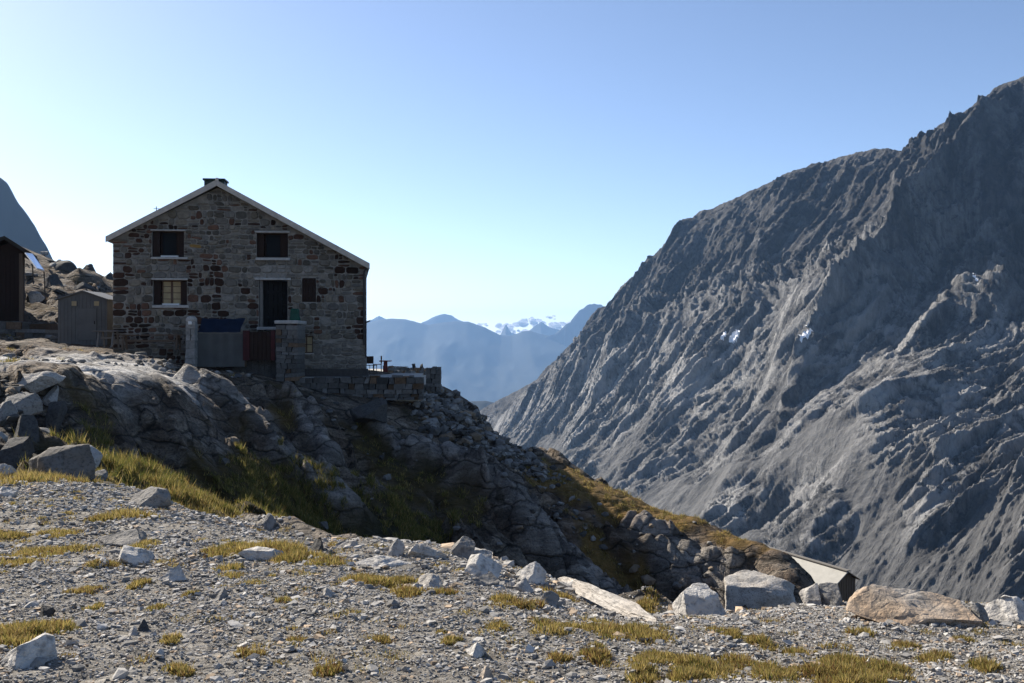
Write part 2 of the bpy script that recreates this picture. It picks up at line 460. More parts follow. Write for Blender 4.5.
def grass_masks(X, Y):
    """how grassy, and how golden, the ground is"""
    n = fbm(X * .28, Y * .28, 41, 5)
    g = sstep(.18, .36, n) * .75

    def blob(px, py, Yc, rx, ry, a):
        cx, cy, _ = W(px, py, Yc)
        return a * np.exp(-((X - cx) / rx) ** 2 - ((Y - cy) / ry) ** 2)
    nn = fbm(X * .9, Y * .9, 43, 4)
    meadow = blob(140, 470, 21, 2.4, 3.5, 1.1) + blob(200, 495, 17, 2.4, 3, 1.2) + blob(240, 505, 27, 2.4, 3, 1.2) + blob(300, 515, 31, 2.6, 3, 1.2) + blob(390, 530, 32, 2.6, 3, 1.) + blob(290, 420, 39, 1.2, 2, .7) + blob(370, 450, 40, 1.3, 2, .75) + blob(420, 480, 38, 1.6, 2, .8) + blob(10, 380, 31, .8, 1., .7) + blob(60, 352, 42, 3, 1.2, .9)
    ridge = blob(560, 478, 42.5, 1.8, 1.5, 1.) + blob(620, 498, 41.4, 2., 1.3, 1.1) + blob(680, 516, 40, 2., 1.2, 1.) + blob(740, 535, 38.6, 1.2, .8, .9) + blob(590, 560, 38, 1., 1.5, .8) + blob(625, 597, 37.3, 1.2, 1., 1.) + blob(540, 485, 41, 1.2, 1, .7) + blob(770, 545, 37.5, 1, .8, .7)
    g = np.clip(g + sstep(.25, .75, meadow + .7 * nn) + sstep(.35, .8, ridge + .8 * nn), 0, 1)
    gold = np.clip(.25 + ridge * 1.2 + .5 * fbm(X * .15, Y * .15, 47, 3) + blob(60, 360, 38, 6, 8, .8) + blob(60, 290, 64, 14, 18, .3), 0, 1)
    hut = (1 - sstep(.0, 1.2, np.maximum(np.maximum(-17.6 - X, X + 6.), np.maximum(43.2 - Y, Y - 56))))
    return g * (1 - hut), gold


RIBS = [((455, 478, 39.5), (530, 530, 37.2), .8, 1.0), ((530, 530, 37.2), (604, 600, 36.3), 1.0, 1.1), ((196, 396, 36.4), (262, 430, 35.2), .8, .7), ((262, 430, 35.2), (345, 492, 33.2), .9, .9),
        ((375, 440, 41), (432, 474, 39.5), .55, .8), ((295, 412, 39.4), (330, 450, 36.5), .6, .6), ((640, 530, 39.4), (720, 585, 36.8), .9, .7)]


def ribs(X, Y):
    h = np.zeros_like(X); m = np.zeros_like(X)
    wob = .35 * fbm(X * .9, Y * .9, 91, 3)
    for a, b, w, hh in RIBS:
        ax, ay, _ = W(*a); bx_, by_, _ = W(*b)
        dx, dy = bx_ - ax, by_ - ay; t = np.clip(((X - ax) * dx + (Y - ay) * dy) / (dx * dx + dy * dy), 0, 1)
        d = np.hypot(X - ax - t * dx, Y - ay - t * dy) + wob
        k = 1 - sstep(w * .35, w * 1.15, d)
        h = np.maximum(h, hh * k); m = np.maximum(m, k)
    return h, m


def H(X, Y, full=False):
    X = np.asarray(X, float); Y = np.asarray(Y, float)
    h = base_h(X, Y)
    gm = gravel_mask(X, Y)
    gr, gold = grass_masks(X, Y)
    rbh, rbm = ribs(X, Y)
    gr = gr * (1 - .9 * rbm); h = h + rbh
    rock = (1 - gm) * (1 - .7 * gr)
    # slabs dip to the right: coordinates along and across them
    p = X * .80 - Y * .60; q = X * .60 + Y * .80
    wx = .6 * fbm(X * .5, Y * .5, 3, 3); wy = .6 * fbm(X * .5, Y * .5, 4, 3)
    f1, e1 = facets((p + wx) / 4.6, (q + wy) / 2.0, 21, 1.1)
    f2, e2 = facets((p + wx) / 1.7, (q + wy) / .85, 31, 1.5)
    f3, e3 = facets((p + .4 * wx) / .6, (q + .4 * wy) / .42, 33, 1.5)
    d = 1.15 * f1 + .42 * f2 + .12 * f3 - .34 * (1 - sstep(0, .10, e1)) - .16 * (1 - sstep(0, .12, e2)) + .5 * fbm(X * .22, Y * .22, 8, 5) + .10 * fbm(X * 2, Y * 2, 9, 4)
    calm = 1 - .85 * (1 - sstep(0, 2.5, np.maximum(np.maximum(-19.5 - X, X + 3.6), np.maximum(41.9 - Y, Y - 56))))
    calm *= 1 - .6 * (1 - sstep(0, 2.5, np.maximum(np.maximum(-32 - X, X + 17), np.maximum(43 - Y, Y - 58))))
    rp = np.array([W(*q_)[:2] for q_ in ((500, 434, 44.5), (560, 464, 43.3), (620, 490, 42), (700, 517, 40), (758, 540, 38), (796, 572, 35.5))])
    dr = np.min([np.hypot(X - (rp[i, 0] + (rp[i + 1, 0] - rp[i, 0]) * t_), Y - (rp[i, 1] + (rp[i + 1, 1] - rp[i, 1]) * t_)) for i in range(len(rp) - 1) for t_ in (0., .25, .5, .75)], 0)
    calm *= .35 + .65 * sstep(.4, 2.2, dr)
    near = sstep(9, 20, Y)
    h = h + rock * d * calm * (1 - .88 * np.exp(-(((X + 15.5) / 6.) ** 2 + ((Y - 34.5) / 6.5) ** 2) ** 2)) * (.35 + .65 * near) + gm * (.07 * fbm(X * .7, Y * .7, 51, 4) + .03 * fbm(X * 4, Y * 4, 53, 3)) + gr * (1 - gm) * .12 * fbm(X * 1.6, Y * 1.6, 55, 4)
    pale = np.exp(-((X + 15.5) / 5.5) ** 2 - ((Y - 34.5) / 6.) ** 2) + .5 * np.exp(-((X + 10.5) / 2.5) ** 2 - ((Y - 24) / 3.) ** 2)  # left shelf's sunlit brightness put into the rock colour
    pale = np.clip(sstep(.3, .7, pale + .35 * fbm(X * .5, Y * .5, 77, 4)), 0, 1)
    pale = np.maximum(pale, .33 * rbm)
    if full: return h, gr * (1 - gm), gm, gold, pale
    return h


def grow(a, b, s, k):
    out = [a]; d = s
    while out[-1] < b: out.append(out[-1] + d); d *= k
    return np.array(out)


xl = np.arange(-27, 17.01, .075); xl = np.concatenate([-grow(27.1, 240, .12, 1.12)[::-1], xl, grow(17.1, 130, .12, 1.12)])
yl = np.concatenate([-grow(-2.9, 60, .2, 1.2)[::-1], np.arange(3, 16, .07), np.arange(16, 54, .095), grow(54.05, 170, .15, 1.05)])
GX, GY = np.meshgrid(xl, yl)
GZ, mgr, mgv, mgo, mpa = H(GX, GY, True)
nx, ny = len(xl), len(yl)
idx = np.arange(nx * ny).reshape(ny, nx)
quads = np.stack([idx[:-1, :-1], idx[:-1, 1:], idx[1:, 1:], idx[1:, :-1]], -1).reshape(-1, 4)
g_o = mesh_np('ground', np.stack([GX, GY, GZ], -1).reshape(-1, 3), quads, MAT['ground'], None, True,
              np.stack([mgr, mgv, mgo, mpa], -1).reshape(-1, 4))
tag(g_o, 'gravel platform, gully and rocky knoll carrying the stone hut', 'ground', kind='structure')


def hit(px, py, y0=3.2, y1=90.):
    """where the sight line through a pixel of the photograph meets the ground"""
    t = np.concatenate([np.arange(y0, 16, .02), np.arange(max(16, y0), y1, .06)])
    x = (px - CX) / F * t; z = -(py - CY) / F * t
    d = H(x, t) - z
    k = np.argmax(d > 0) if (d > 0).any() else len(t) - 1
    return Vector((x[k], t[k], float(H(x[k:k + 1], t[k:k + 1])[0])))


def Hs(x, y): return float(H(np.array([x]), np.array([y]))[0])


# ------------------------------------------------------------------ stones
ICO = bmesh.new(); bmesh.ops.create_icosphere(ICO, subdivisions=1, radius=1.)
ICO_V = np.array([v.co[:] for v in ICO.verts]); ICO_F = np.array([[v.index for v in f.verts] for f in ICO.faces]); ICO.free()
CUB_V = np.array([[x, y, z] for x in (-1, 1) for y in (-1, 1) for z in (-1, 1)], float) * .72
CUB_F = np.array([[0, 1, 3, 2], [4, 6, 7, 5], [0, 4, 5, 1], [2, 3, 7, 6], [0, 2, 6, 4], [1, 5, 7, 3]])


def clip(V, n, lo, hi, r):
    for _ in range(n):
        d = r.normal(size=3); d /= np.linalg.norm(d); k = r.uniform(lo, hi)
        s = V @ d - k
        V = V - np.where(s > 0, s, 0)[:, None] * d
    return V


def stones(P, R, flat, colr, kind='cub'):
    """many small angular stones as one vertex array"""
    bV, bF = (CUB_V, CUB_F) if kind == 'cub' else (ICO_V, ICO_F)
    n = len(P); k = len(bV)
    var = np.stack([clip(bV + rng.normal(size=bV.shape) * (.22 if kind == 'cub' else .1), 3 if kind == 'cub' else 7, .45, .8, rng) for _ in range(24)])
    V = var[rng.integers(0, 24, n)]
    V = V * (R[:, None, None] * rng.uniform(.7, 1.3, (n, 1, 3)))
    a = rng.uniform(0, 2 * np.pi, n); ca, sa = np.cos(a), np.sin(a)
    V[:, :, 2] *= flat
    t = rng.normal(size=n) * .3
    z = V[:, :, 2] * np.cos(t)[:, None] + V[:, :, 0] * np.sin(t)[:, None]; x = V[:, :, 0] * np.cos(t)[:, None] - V[:, :, 2] * np.sin(t)[:, None]
    V[:, :, 0] = x; V[:, :, 2] = z
    x = V[:, :, 0] * ca[:, None] - V[:, :, 1] * sa[:, None]; y = V[:, :, 0] * sa[:, None] + V[:, :, 1] * ca[:, None]
    V[:, :, 0] = x; V[:, :, 1] = y
    V += P[:, None, :]
    Fc = (bF[None] + (np.arange(n) * k)[:, None, None]).reshape(-1, bF.shape[1])
    return V.reshape(-1, 3), Fc, np.repeat(colr, k, 0)


def stone_cols(n, lo=.12, hi=.42, warm=.12):
    v = lo + (hi - lo) * rng.beta(1.7, 2.4, n)
    w = rng.uniform(0, 1, n)
    cc = np.stack([v, v * .955, v * .885], -1)
    wm = w < warm
    cc[wm] *= np.array([1.1, .88, .66])
    return cc


# gravel: small stones by the ten thousand
n = 200000
Yg = np.sqrt(rng.uniform(3.3 ** 2, 16.5 ** 2, n)); Xg = rng.uniform(-1, 1, n) * (.60 * Yg + 1.2)
keep = (rng.uniform(size=n) < gravel_mask(Xg, Yg)) & (rng.uniform(size=n) < .22 + 1.1 * np.clip(1.4 * fbm(Xg * .9, Yg * .9, 61, 3) + .42, 0, 1))
Xg, Yg = Xg[keep], Yg[keep]; n = len(Xg)
Rg = np.clip(rng.lognormal(math.log(.0092), .48, n), .004, .032) * (.75 + .05 * Yg)
Pg = np.stack([Xg, Yg, H(Xg, Yg) + Rg * .18], -1)
V1, F1, C1 = stones(Pg, Rg, .62, stone_cols(n, .16, .64))
nf_ = 75000
Yf = np.sqrt(rng.uniform(3.6 ** 2, 8.2 ** 2, nf_)); Xf = rng.uniform(-1, 1, nf_) * (.58 * Yf + .8)
k = rng.uniform(size=nf_) < gravel_mask(Xf, Yf) * (1.25 - .09 * Yf); Xf, Yf = Xf[k], Yf[k]; nf_ = len(Xf)
Rf = np.clip(rng.lognormal(math.log(.0065), .35, nf_), .003, .014)
V0, F0, C0 = stones(np.stack([Xf, Yf, H(Xf, Yf) + Rf * .35], -1), Rf, .7, stone_cols(nf_, .17, .60))
n2 = 3600
Ym = np.sqrt(rng.uniform(3.4 ** 2, 16.5 ** 2, n2)); Xm = rng.uniform(-1, 1, n2) * (.60 * Ym + 1.2)
k = rng.uniform(size=n2) < gravel_mask(Xm, Ym); Xm, Ym = Xm[k], Ym[k]; n2 = len(Xm)
Rm = np.clip(rng.lognormal(math.log(.026), .4, n2), .016, .075)
ne = 260
te = rng.uniform(0, 1, ne); pe = 330 + 360 * te
ex = np.interp(pe, (340, 370, 480, 560, 650, 720), [W(*q)[0] for q in ((340, 540, 11.), (370, 545, 10.5), (480, 555, 10), (560, 580, 9.2), (650, 622, 8.2), (720, 612, 8.6))])
ey = np.interp(ex, EDGE[:, 0], EDGE[:, 1]) - .15 - np.abs(rng.normal(size=ne)) * .30
Xm = np.concatenate([Xm, ex]); Ym = np.concatenate([Ym, ey]); Rm = np.concatenate([Rm, np.clip(rng.lognormal(math.log(.045), .4, ne), .025, .11)]); n2 += ne
Pm = np.stack([Xm, Ym, H(Xm, Ym) + Rm * .12], -1)
c2_ = stone_cols(n2, .14, .58, .15); c2_[-ne:] = stone_cols(ne, .28, .68, .12)
V2, F2, C2 = stones(Pm, Rm, .5, c2_, 'ico')
go = mesh_np('gravel', np.concatenate([V1, V2, V0]), [np.concatenate([F1, F0 + len(V1) + len(V2)]), F2 + len(V1)], MAT['gravel'], None, False, np.concatenate([C1, C2, C0]))
tag(go, 'loose grey gravel and pebbles strewn over the foreground platform', 'gravel', kind='stuff')

# scree below the terrace and down the ridge, rubble on the boulder slope at the back
pts = []
for (px0, py0, Ya, px1, py1, Yb, cnt, spread, r0) in [(425, 392, 45, 470, 470, 41.5, 620, 1.15, .15), (450, 395, 45.5, 520, 440, 44, 420, .9, .14), (480, 440, 43, 545, 478, 42, 260, 1., .14),
                                                      (530, 500, 40, 600, 560, 38, 70, 1.6, .13), (300, 395, 42, 420, 470, 40, 40, 2.2, .11), (640, 540, 38.8, 720, 590, 36.7, 18, 1.5, .12),
                                                      (150, 376, 38, 240, 388, 41, 120, 1.1, .12), (0, 385, 27.3, 40, 450, 22, 70, .9, .13), (20, 345, 50, 110, 335, 54, 60, 2.5, .16)]:
    a = np.array(W(px0, py0, Ya)[:2]); b = np.array(W(px1, py1, Yb)[:2])
    t = rng.uniform(0, 1, (cnt, 1)); q = a + (b - a) * t + rng.normal(size=(cnt, 2)) * spread * .6
    pts.append(np.column_stack([q, np.clip(rng.lognormal(math.log(r0), .42, cnt), .06, .42)]))
for cnt, x0, x1, y0, y1, r0 in [(420, -46, -19, 52, 88, .22), (160, -24, -14, 24, 44, .09), (150, -9, 14, 28, 46, .09)]:
    pts.append(np.column_stack([rng.uniform(x0, x1, cnt), rng.uniform(y0, y1, cnt), np.clip(rng.lognormal(math.log(r0), .5, cnt), .05, .7)]))
S = np.concatenate(pts)
inhut = (S[:, 0] > -18.2) & (S[:, 0] < -5.4) & (S[:, 1] > 42.6) & (S[:, 1] < 56)
S = S[~inhut]
Ps = np.stack([S[:, 0], S[:, 1], H(S[:, 0], S[:, 1]) + S[:, 2] * .2], -1)
V3, F3, C3 = stones(Ps, S[:, 2], .65, stone_cols(len(S), .05, .36, .2), 'ico')
so = mesh_np('scree', V3, F3, MAT['scree'], None, False, C3)
tag(so, 'broken grey stones of the scree spilling down below the terrace', 'scree', kind='stuff')


# ------------------------------------------------------------------ single boulders
def boulder(label, box_px, mat, seed, group, depth=.8, tilt=0., sharp=1., name='boulder', Y=None, yaw=None, flat=None, embed=.8, lean=.4, rnd=0.):
    rnd = 1. if 'rounded' in label else rnd
    x0, y0, x1, y1 = box_px
    pxc = (x0 + x1) / 2
    g = hit(pxc, y1 - .15 * (y1 - y0)) if Y is None else Vector(W(pxc, y1, Y))
    w = (x1 - x0) / F * g.y; h = .86 * (y1 - y0) / F * g.y
    if flat: h = max(h * flat, .05)
    r = np.random.default_rng(seed)
    big = (x1 - x0) > 26
    bm = NB(); bmesh.ops.create_icosphere(bm, subdivisions=5 if big else 4, radius=1.)
    V = np.array([v.co[:] for v in bm.verts])
    V = clip(V, 7, .34 + .22 * rnd, .62 + .12 * rnd, r); V = clip(V, 10, .5 + .12 * rnd, .74 + .12 * rnd, r)
    if tilt:
        s, cc = math.sin(tilt), math.cos(tilt)
        V = np.stack([V[:, 0] * cc - V[:, 2] * s, V[:, 1], V[:, 0] * s + V[:, 2] * cc], -1)
    V -= (V.max(0) + V.min(0)) / 2; V /= (V.max(0) - V.min(0))
    V[:, :2] *= np.where(V[:, 2] < 0, 1 + 1.0 * V[:, 2] ** 2, 1 - .25 * V[:, 2] ** 2)[:, None]
    sc = np.array([w, w * depth, h * (1 + embed)])
    off = r.uniform(-50, 50, 3)
    for v, p in zip(bm.verts, V):
        q = Vector(p * sc)
        m = max(w, h)
        nn = mnoise.fractal(Vector(p * 3.) + Vector(off), .9, 2.2, 5) * .022 + mnoise.noise(Vector(p * 11) + Vector(off)) * .006 - .010 * max(0., 1 - abs(mnoise.noise(Vector(p * 2.) - Vector(off))) * 14)
        v.co = q + Vector(p).normalized() * nn * m * 1.3
    for v in bm.verts: v.co.y += lean * v.co.z
    zmin = min(v.co.z for v in bm.verts)
    for v in bm.verts: v.co.z -= zmin + h * embed
    o = bm_obj(name, bm, MAT[mat], None, True)
    o.data.polygons.foreach_set('use_smooth', [True] * len(o.data.polygons))
    try: o.data.set_sharp_from_angle(angle=math.radians(24))
    except Exception: pass
    o.location = g; o.rotation_euler = (0, 0, yaw if yaw is not None else 0.)
    return tag(o, label, 'boulder' if name == 'boulder' else 'stone', group)


EDGEG = 'boulders lining the edge of the gravel platform'
LOOSE = 'loose rocks lying on the gravel'
for a in [
    ('white wedge shaped boulder at left end of the right hand row', (674, 588, 729, 622), 'white', 3, EDGEG, .7, .35, 1.4),
    ('large pale rounded boulder, biggest white one of the row below the shed', (724, 579, 803, 613), 'pale', 5, EDGEG, .6, 0, 1),
    ('small upright pale stone standing between two bigger boulders', (801, 585, 822, 609), 'pale', 8, EDGEG, .8, .3, 1.2),
    ('squarish grey stone directly in front of the wooden shed', (819, 587, 847, 610), 'grey', 9, EDGEG, .8, -.1, 1.2),
    ('long rusty orange boulder, the widest of the row', (849, 595, 974, 622), 'orange', 14, EDGEG, .45, .0, 1),
    ('chalk white boulder cut off by the right border', (982, 597, 1040, 625), 'white', 15, EDGEG, .7, 0, 1),
    ('small dark grey stone between the orange and the chalk white boulder', (972, 604, 990, 623), 'grey', 16, EDGEG, .9, 0, 1.2),
    ('pointed white slab lying tilted beside the long slab edge', (511, 563, 547, 583), 'white', 21, EDGEG, .7, -.35, 1.4),
    ('bright wedge shaped block at the middle of the gravel edge', (464, 556, 503, 579), 'white', 24, EDGEG, .8, -.3, 1.4),
    ('grey upright slab leaning to the right above the gully', (449, 538, 476, 561), 'grey', 27, EDGEG, .5, -.7, 1.4),
    ('thin pale slab between the leaning slab and the bright wedge block', (461, 550, 493, 563), 'pale', 28, EDGEG, .6, -.2, 1.4),
    ('flat topped pale block left of the leaning slab', (404, 543, 448, 557), 'pale', 31, EDGEG, .6, 0, 1.3),
    ('small rounded stone touching the flat topped block', (387, 541, 405, 557), 'pale', 33, EDGEG, .8, 0, 1),
    ('long thin white slab lying flat on the gravel edge', (353, 556, 413, 566), 'white', 35, EDGEG, .5, 0, 1.2),
    ('narrow pale slab at the left end of the middle row', (334, 541, 362, 549), 'pale', 38, EDGEG, .6, 0, 1.2),
    ('small white rock in front of the pointed tilted slab', (511, 580, 534, 593), 'pale', 40, EDGEG, .8, 0, 1.2),
    ('flat bright slab half sunk in gravel below the flat topped block', (417, 576, 444, 590), 'pale', 42, LOOSE, .9, 0, 1),
    ('grey block below the bright wedge shaped block', (462, 574, 500, 587), 'grey', 44, EDGEG, .7, 0, 1.2),
    ('grey rock among dry tufts near the long slab edge', (538, 592, 560, 608), 'grey', 45, LOOSE, .8, 0, 1.2),
    ('big rounded grey boulder in the grass under the cliff', (28, 445, 99, 476), 'brown', 247, 'boulders under the cliff', .8, .05, .8),
    ('pale rock leaning on the big rounded boulder', (74, 446, 102, 464), 'pale', 52, 'boulders under the cliff', .8, .1, 1.2),
    ('small flat rock at right foot of the big rounded boulder', (80, 470, 110, 481), 'grey', 53, 'boulders under the cliff', .8, 0, 1.2),
    ('brownish boulder casting its shadow at the upper gravel edge', (128, 489, 171, 507), 'grey', 55, LOOSE, .7, -.2, 1.2),
    ('pale slab lying in the gravel just below the low grey slab', (116, 545, 152, 563), 'white', 57, LOOSE, 1.2, .0, 1),
    ('low grey slab on the gravel between strips of dry grass', (96, 529, 147, 545), 'grey', 59, LOOSE, .8, 0, 1),
    ('small curved white rock right of the pale slab below the low grey slab', (159, 567, 187, 582), 'white', 61, LOOSE, .6, -.4, 1),
    ('bright flat stone in the dry grass at the gully edge', (239, 548, 284, 560), 'white', 63, LOOSE, .6, .1, 1.2),
    ('broad pale slab at the left border among the dry grass', (-6, 640, 54, 667), 'white', 65, LOOSE, .8, 0, .8),
    ('fist sized dark cube shaped stone lying alone on the gravel', (139, 620, 152, 632), 'dark', 67, LOOSE, .9, .2, 1.4),
    ('small pale stone beside the dark cube shaped stone', (128, 627, 140, 637), 'pale', 68, LOOSE, .9, 0, 1.4),
    ('whitish lump of rock on the gravel below the middle row', (466, 644, 486, 657), 'white', 70, LOOSE, .8, .2, 1.2),
    ('tan stone near the bottom border', (478, 668, 496, 681), 'orange', 71, LOOSE, .8, .2, 1.2),
    ('dark stone in the dry grass at the gully edge', (309, 538, 326, 553), 'dark', 73, LOOSE, .8, 0, 1.2),
    ('blue grey stone at the gully edge beside the shaded meadow', (261, 515, 276, 529), 'grey', 75, LOOSE, .8, 0, 1.2),
    ('dark stone on the left gravel just above the broad dry tuft', (39, 606, 54, 620), 'dark', 77, LOOSE, .8, 0, 1.2),
    ('blue grey lump on the open gravel below the bright flat stone', (214, 588, 228, 602), 'grey', 79, LOOSE, .8, 0, 1.2),
    ('small white stone left of the pale slab below the low grey slab', (98, 558, 110, 566), 'white', 81, LOOSE, .8, 0, 1.2),
    ('small whitish stone on the gravel below the flat bright slab', (322, 588, 336, 597), 'pale', 83, LOOSE, .8, 0, 1.2),
    ('whitish slab at the left border on the upper gravel', (-4, 487, 16, 497), 'white', 85, LOOSE, .8, 0, 1.2),
]:
    boulder(*a[:8])
slab = boulder('long white slab edge sloping down into the gully', (552, 590, 662, 618), 'pale', 18, EDGEG, .20, 0, 1.5, Y=9.3, flat=.42, lean=.2)
pa, pb = hit(560, 582), hit(654, 624)
dv = pb - pa
slab.location = (pa + pb) / 2 + Vector((0, .12, -.01)); slab.rotation_euler = (0, math.atan2(-dv.z, math.hypot(dv.x, dv.y)), math.atan2(dv.y, dv.x)); slab.scale = (dv.length * 1.12 / slab.dimensions.x, .36, .62)
CL = 'stacked rocks at the left end of the cliff'
for a in [('flat pale capstone on the rock stack at the cliff end', (18, 381, 62, 396), 'pale', 101), ('bright square block beside the pale capstone', (42, 387, 60, 402), 'pale', 102),
          ('grey slab below the pale capstone', (0, 398, 40, 416), 'grey', 103), ('upright dark block at right side of the rock stack', (42, 402, 64, 430), 'dark', 104),
          ('grey tilted block at the left border of the rock stack', (-10, 412, 16, 430), 'grey', 105), ('dark block in the middle of the rock stack', (14, 416, 40, 440), 'dark', 106),
          ('broad dark block at the foot of the rock stack', (-4, 436, 30, 462), 'dark', 107), ('pale wedge resting at the foot of the rock stack', (-8, 464, 14, 476), 'pale', 108)]:
    boulder(a[0], a[1], a[2], a[3], CL, .9, 0, 1.3)
SK = 'dark boulders on the skyline left of the hut'
for a in [('largest dark boulder on the skyline left of the hut', (78, 262, 98, 276), 'dark', 121, 78), ('long dark boulder on the skyline above the metal shed', (52, 258, 78, 272), 'dark', 122, 76),
          ('low dark boulder on the skyline touching the hut wall', (97, 270, 116, 282), 'dark', 123, 80), ('dark boulder on the slope halfway above the metal shed', (70, 280, 92, 292), 'dark', 124, 66),
          ('dark boulder beside the solar panel', (44, 272, 62, 284), 'dark', 125, 66), ('pale slab under the solar panel', (27, 290, 44, 298), 'pale', 126, 56)]:
    boulder(a[0], a[1], a[2], a[3], SK, .9, 0, 1.1, Y=a[4])
KN = 'rocks bedded in the shaded knoll'
for a in [('big pale block under the dry stone wall', (350, 399, 388, 415), 'dark', 131),]:
    boulder(a[0], a[1], a[2], a[3], KN, .7, 0., 1.3)

# ------------------------------------------------------------------ grass
PAL = np.array([[.42, .32, .11], [.30, .235, .075], [.17, .155, .042], [.10, .115, .025], [.15, .085, .035], [.34, .26, .13]])


def tuft_blades(cx, cy, rad, nb, hgt, wid, pal):
    a = rng.uniform(0, 2 * np.pi, nb); r = rad * rng.uniform(0, 1, nb) ** .7 * np.where(rng.uniform(size=nb) < .12, 1.6, 1.)
    x = cx + r * np.cos(a); y = cy + r * np.sin(a)
    prof = np.clip(1.1 - (r / max(rad, 1e-3)) ** 2, .25, 1)
    L = hgt * prof * rng.uniform(.35, 1.0, nb) * np.where(rng.uniform(size=nb) < .06, 1.7, 1.15)
    la = a + rng.normal(size=nb) * .9; lean = L * rng.uniform(.15, .8, nb)
    tip = np.stack([x + lean * np.cos(la), y + lean * np.sin(la), L], -1)
    wa = rng.uniform(0, np.pi, nb); w = wid * rng.uniform(.6, 1.3, nb)
    b1 = np.stack([x - w * np.cos(wa), y - w * np.sin(wa), np.full(nb, -.01)], -1)
    b2 = np.stack([x + w * np.cos(wa), y + w * np.sin(wa), np.full(nb, -.01)], -1)
    cc = PAL[rng.choice(len(PAL), nb, p=pal)] * rng.uniform(.75, 1.25, (nb, 1))
    return np.stack([b1, b2, tip], 1), np.repeat(cc[:, None], 3, 1)


BL, BC = [], []
dry = [.26, .26, .16, .08, .16, .08]; grn = [.12, .15, .33, .33, .03, .04]; rust = [.2, .25, .1, .05, .36, .04]


def tuft(x, y, rad, nb, hgt, wid, pal):
    v, cc = tuft_blades(x, y, rad, nb, hgt, wid, pal); BL.append(v); BC.append(cc)


# patches of the foreground (centre and half size in the photograph, blades, height)
for (px, py, rw, nb, hg, pal) in [(12, 535, 22, 900, .05, dry), (38, 552, 24, 900, .05, dry), (70, 548, 22, 800, .05, dry), (25, 632, 34, 2600, .055, dry), (55, 628, 20, 900, .05, dry), (5, 640, 20, 900, .05, dry),
                                  (215, 553, 16, 700, .06, dry), (245, 549, 22, 1300, .07, dry), (275, 550, 24, 1500, .08, dry), (300, 555, 20, 900, .07, dry), (230, 567, 10, 260, .05, dry),
                                  (362, 578, 18, 800, .045, rust), (385, 584, 22, 1100, .05, dry), (408, 592, 16, 700, .045, rust), (440, 592, 14, 420, .045, rust), (505, 598, 14, 420, .045, dry), (530, 604, 12, 400, .05, rust), (562, 596, 18, 700, .05, rust),
                                  (600, 628, 24, 1100, .045, dry), (640, 634, 24, 1200, .045, dry), (560, 626, 22, 800, .035, dry), (500, 626, 16, 400, .03, dry), (665, 660, 24, 1500, .045, dry), (700, 666, 26, 1500, .045, dry), (740, 662, 18, 700, .04, rust),
                                  (850, 672, 36, 3000, .05, dry), (885, 668, 22, 1200, .045, dry), (820, 676, 24, 1200, .045, rust), (760, 640, 14, 500, .04, dry), (728, 634, 12, 420, .04, dry), (862, 632, 10, 300, .04, dry), (965, 640, 12, 400, .04, dry), (800, 652, 12, 380, .035, dry),
                                  (60, 533, 16, 700, .05, dry), (100, 562, 16, 600, .045, rust), (140, 582, 12, 400, .04, dry), (22, 562, 18, 700, .045, dry), (85, 590, 12, 380, .035, rust), (690, 676, 24, 1200, .05, dry), (770, 674, 22, 1000, .045, dry), (930, 658, 14, 420, .04, dry), (600, 655, 14, 420, .04, rust), (640, 674, 16, 600, .04, dry),
                                   (905, 645, 12, 320, .04, rust), (985, 668, 14, 420, .04, dry), (560, 660, 10, 240, .035, rust), (450, 640, 10, 240, .035, dry), (380, 640, 10, 220, .035, rust), (300, 640, 10, 220, .035, rust), (250, 655, 12, 300, .035, rust), (170, 640, 10, 240, .035, dry), (180, 672, 14, 380, .04, dry), (330, 668, 12, 260, .035, rust),
                                   (128, 514, 22, 800, .06, dry), (105, 517, 12, 300, .06, dry), (160, 605, 9, 200, .03, dry), (98, 605, 8, 200, .03, dry), (190, 592, 7, 160, .03, dry), (285, 600, 10, 220, .03, dry), (232, 575, 9, 200, .04, dry), (140, 545, 14, 400, .05, dry),
                                  (620, 608, 16, 500, .05, rust), (645, 603, 14, 400, .05, dry), (330, 560, 16, 500, .05, dry)]:
    g = hit(px, py + 2); R = 1.25 * rw / F * g.y
    for q in range(7):
        a = random.uniform(0, 6.28); rr = R * random.uniform(0, .75)
        tuft(g.x + rr * math.cos(a), g.y + rr * math.sin(a) * 1.6, R * random.uniform(.45, .85), int(nb / 1.8), (.95 if g.y < 11 else 1.15) * hg * random.uniform(.7, 1.25), .0036 + .00025 * g.y, pal)
# scattered little tufts
for q in range(900):
    y = math.sqrt(random.uniform(4.2 ** 2, 15.5 ** 2)); x = random.uniform(-1, 1) * (.56 * y + .5)
    if float(gravel_mask(np.array([x]), np.array([y]))[0]) < .5: continue
    if float(fbm(np.array([x * .6]), np.array([y * .6]), 71, 3)[0]) < -.08: continue
    tuft(x, y, random.uniform(.04, .17), random.randint(60, 240), random.uniform(.015, .035), .003 + .0002 * y, dry if random.random() < .7 else rust)
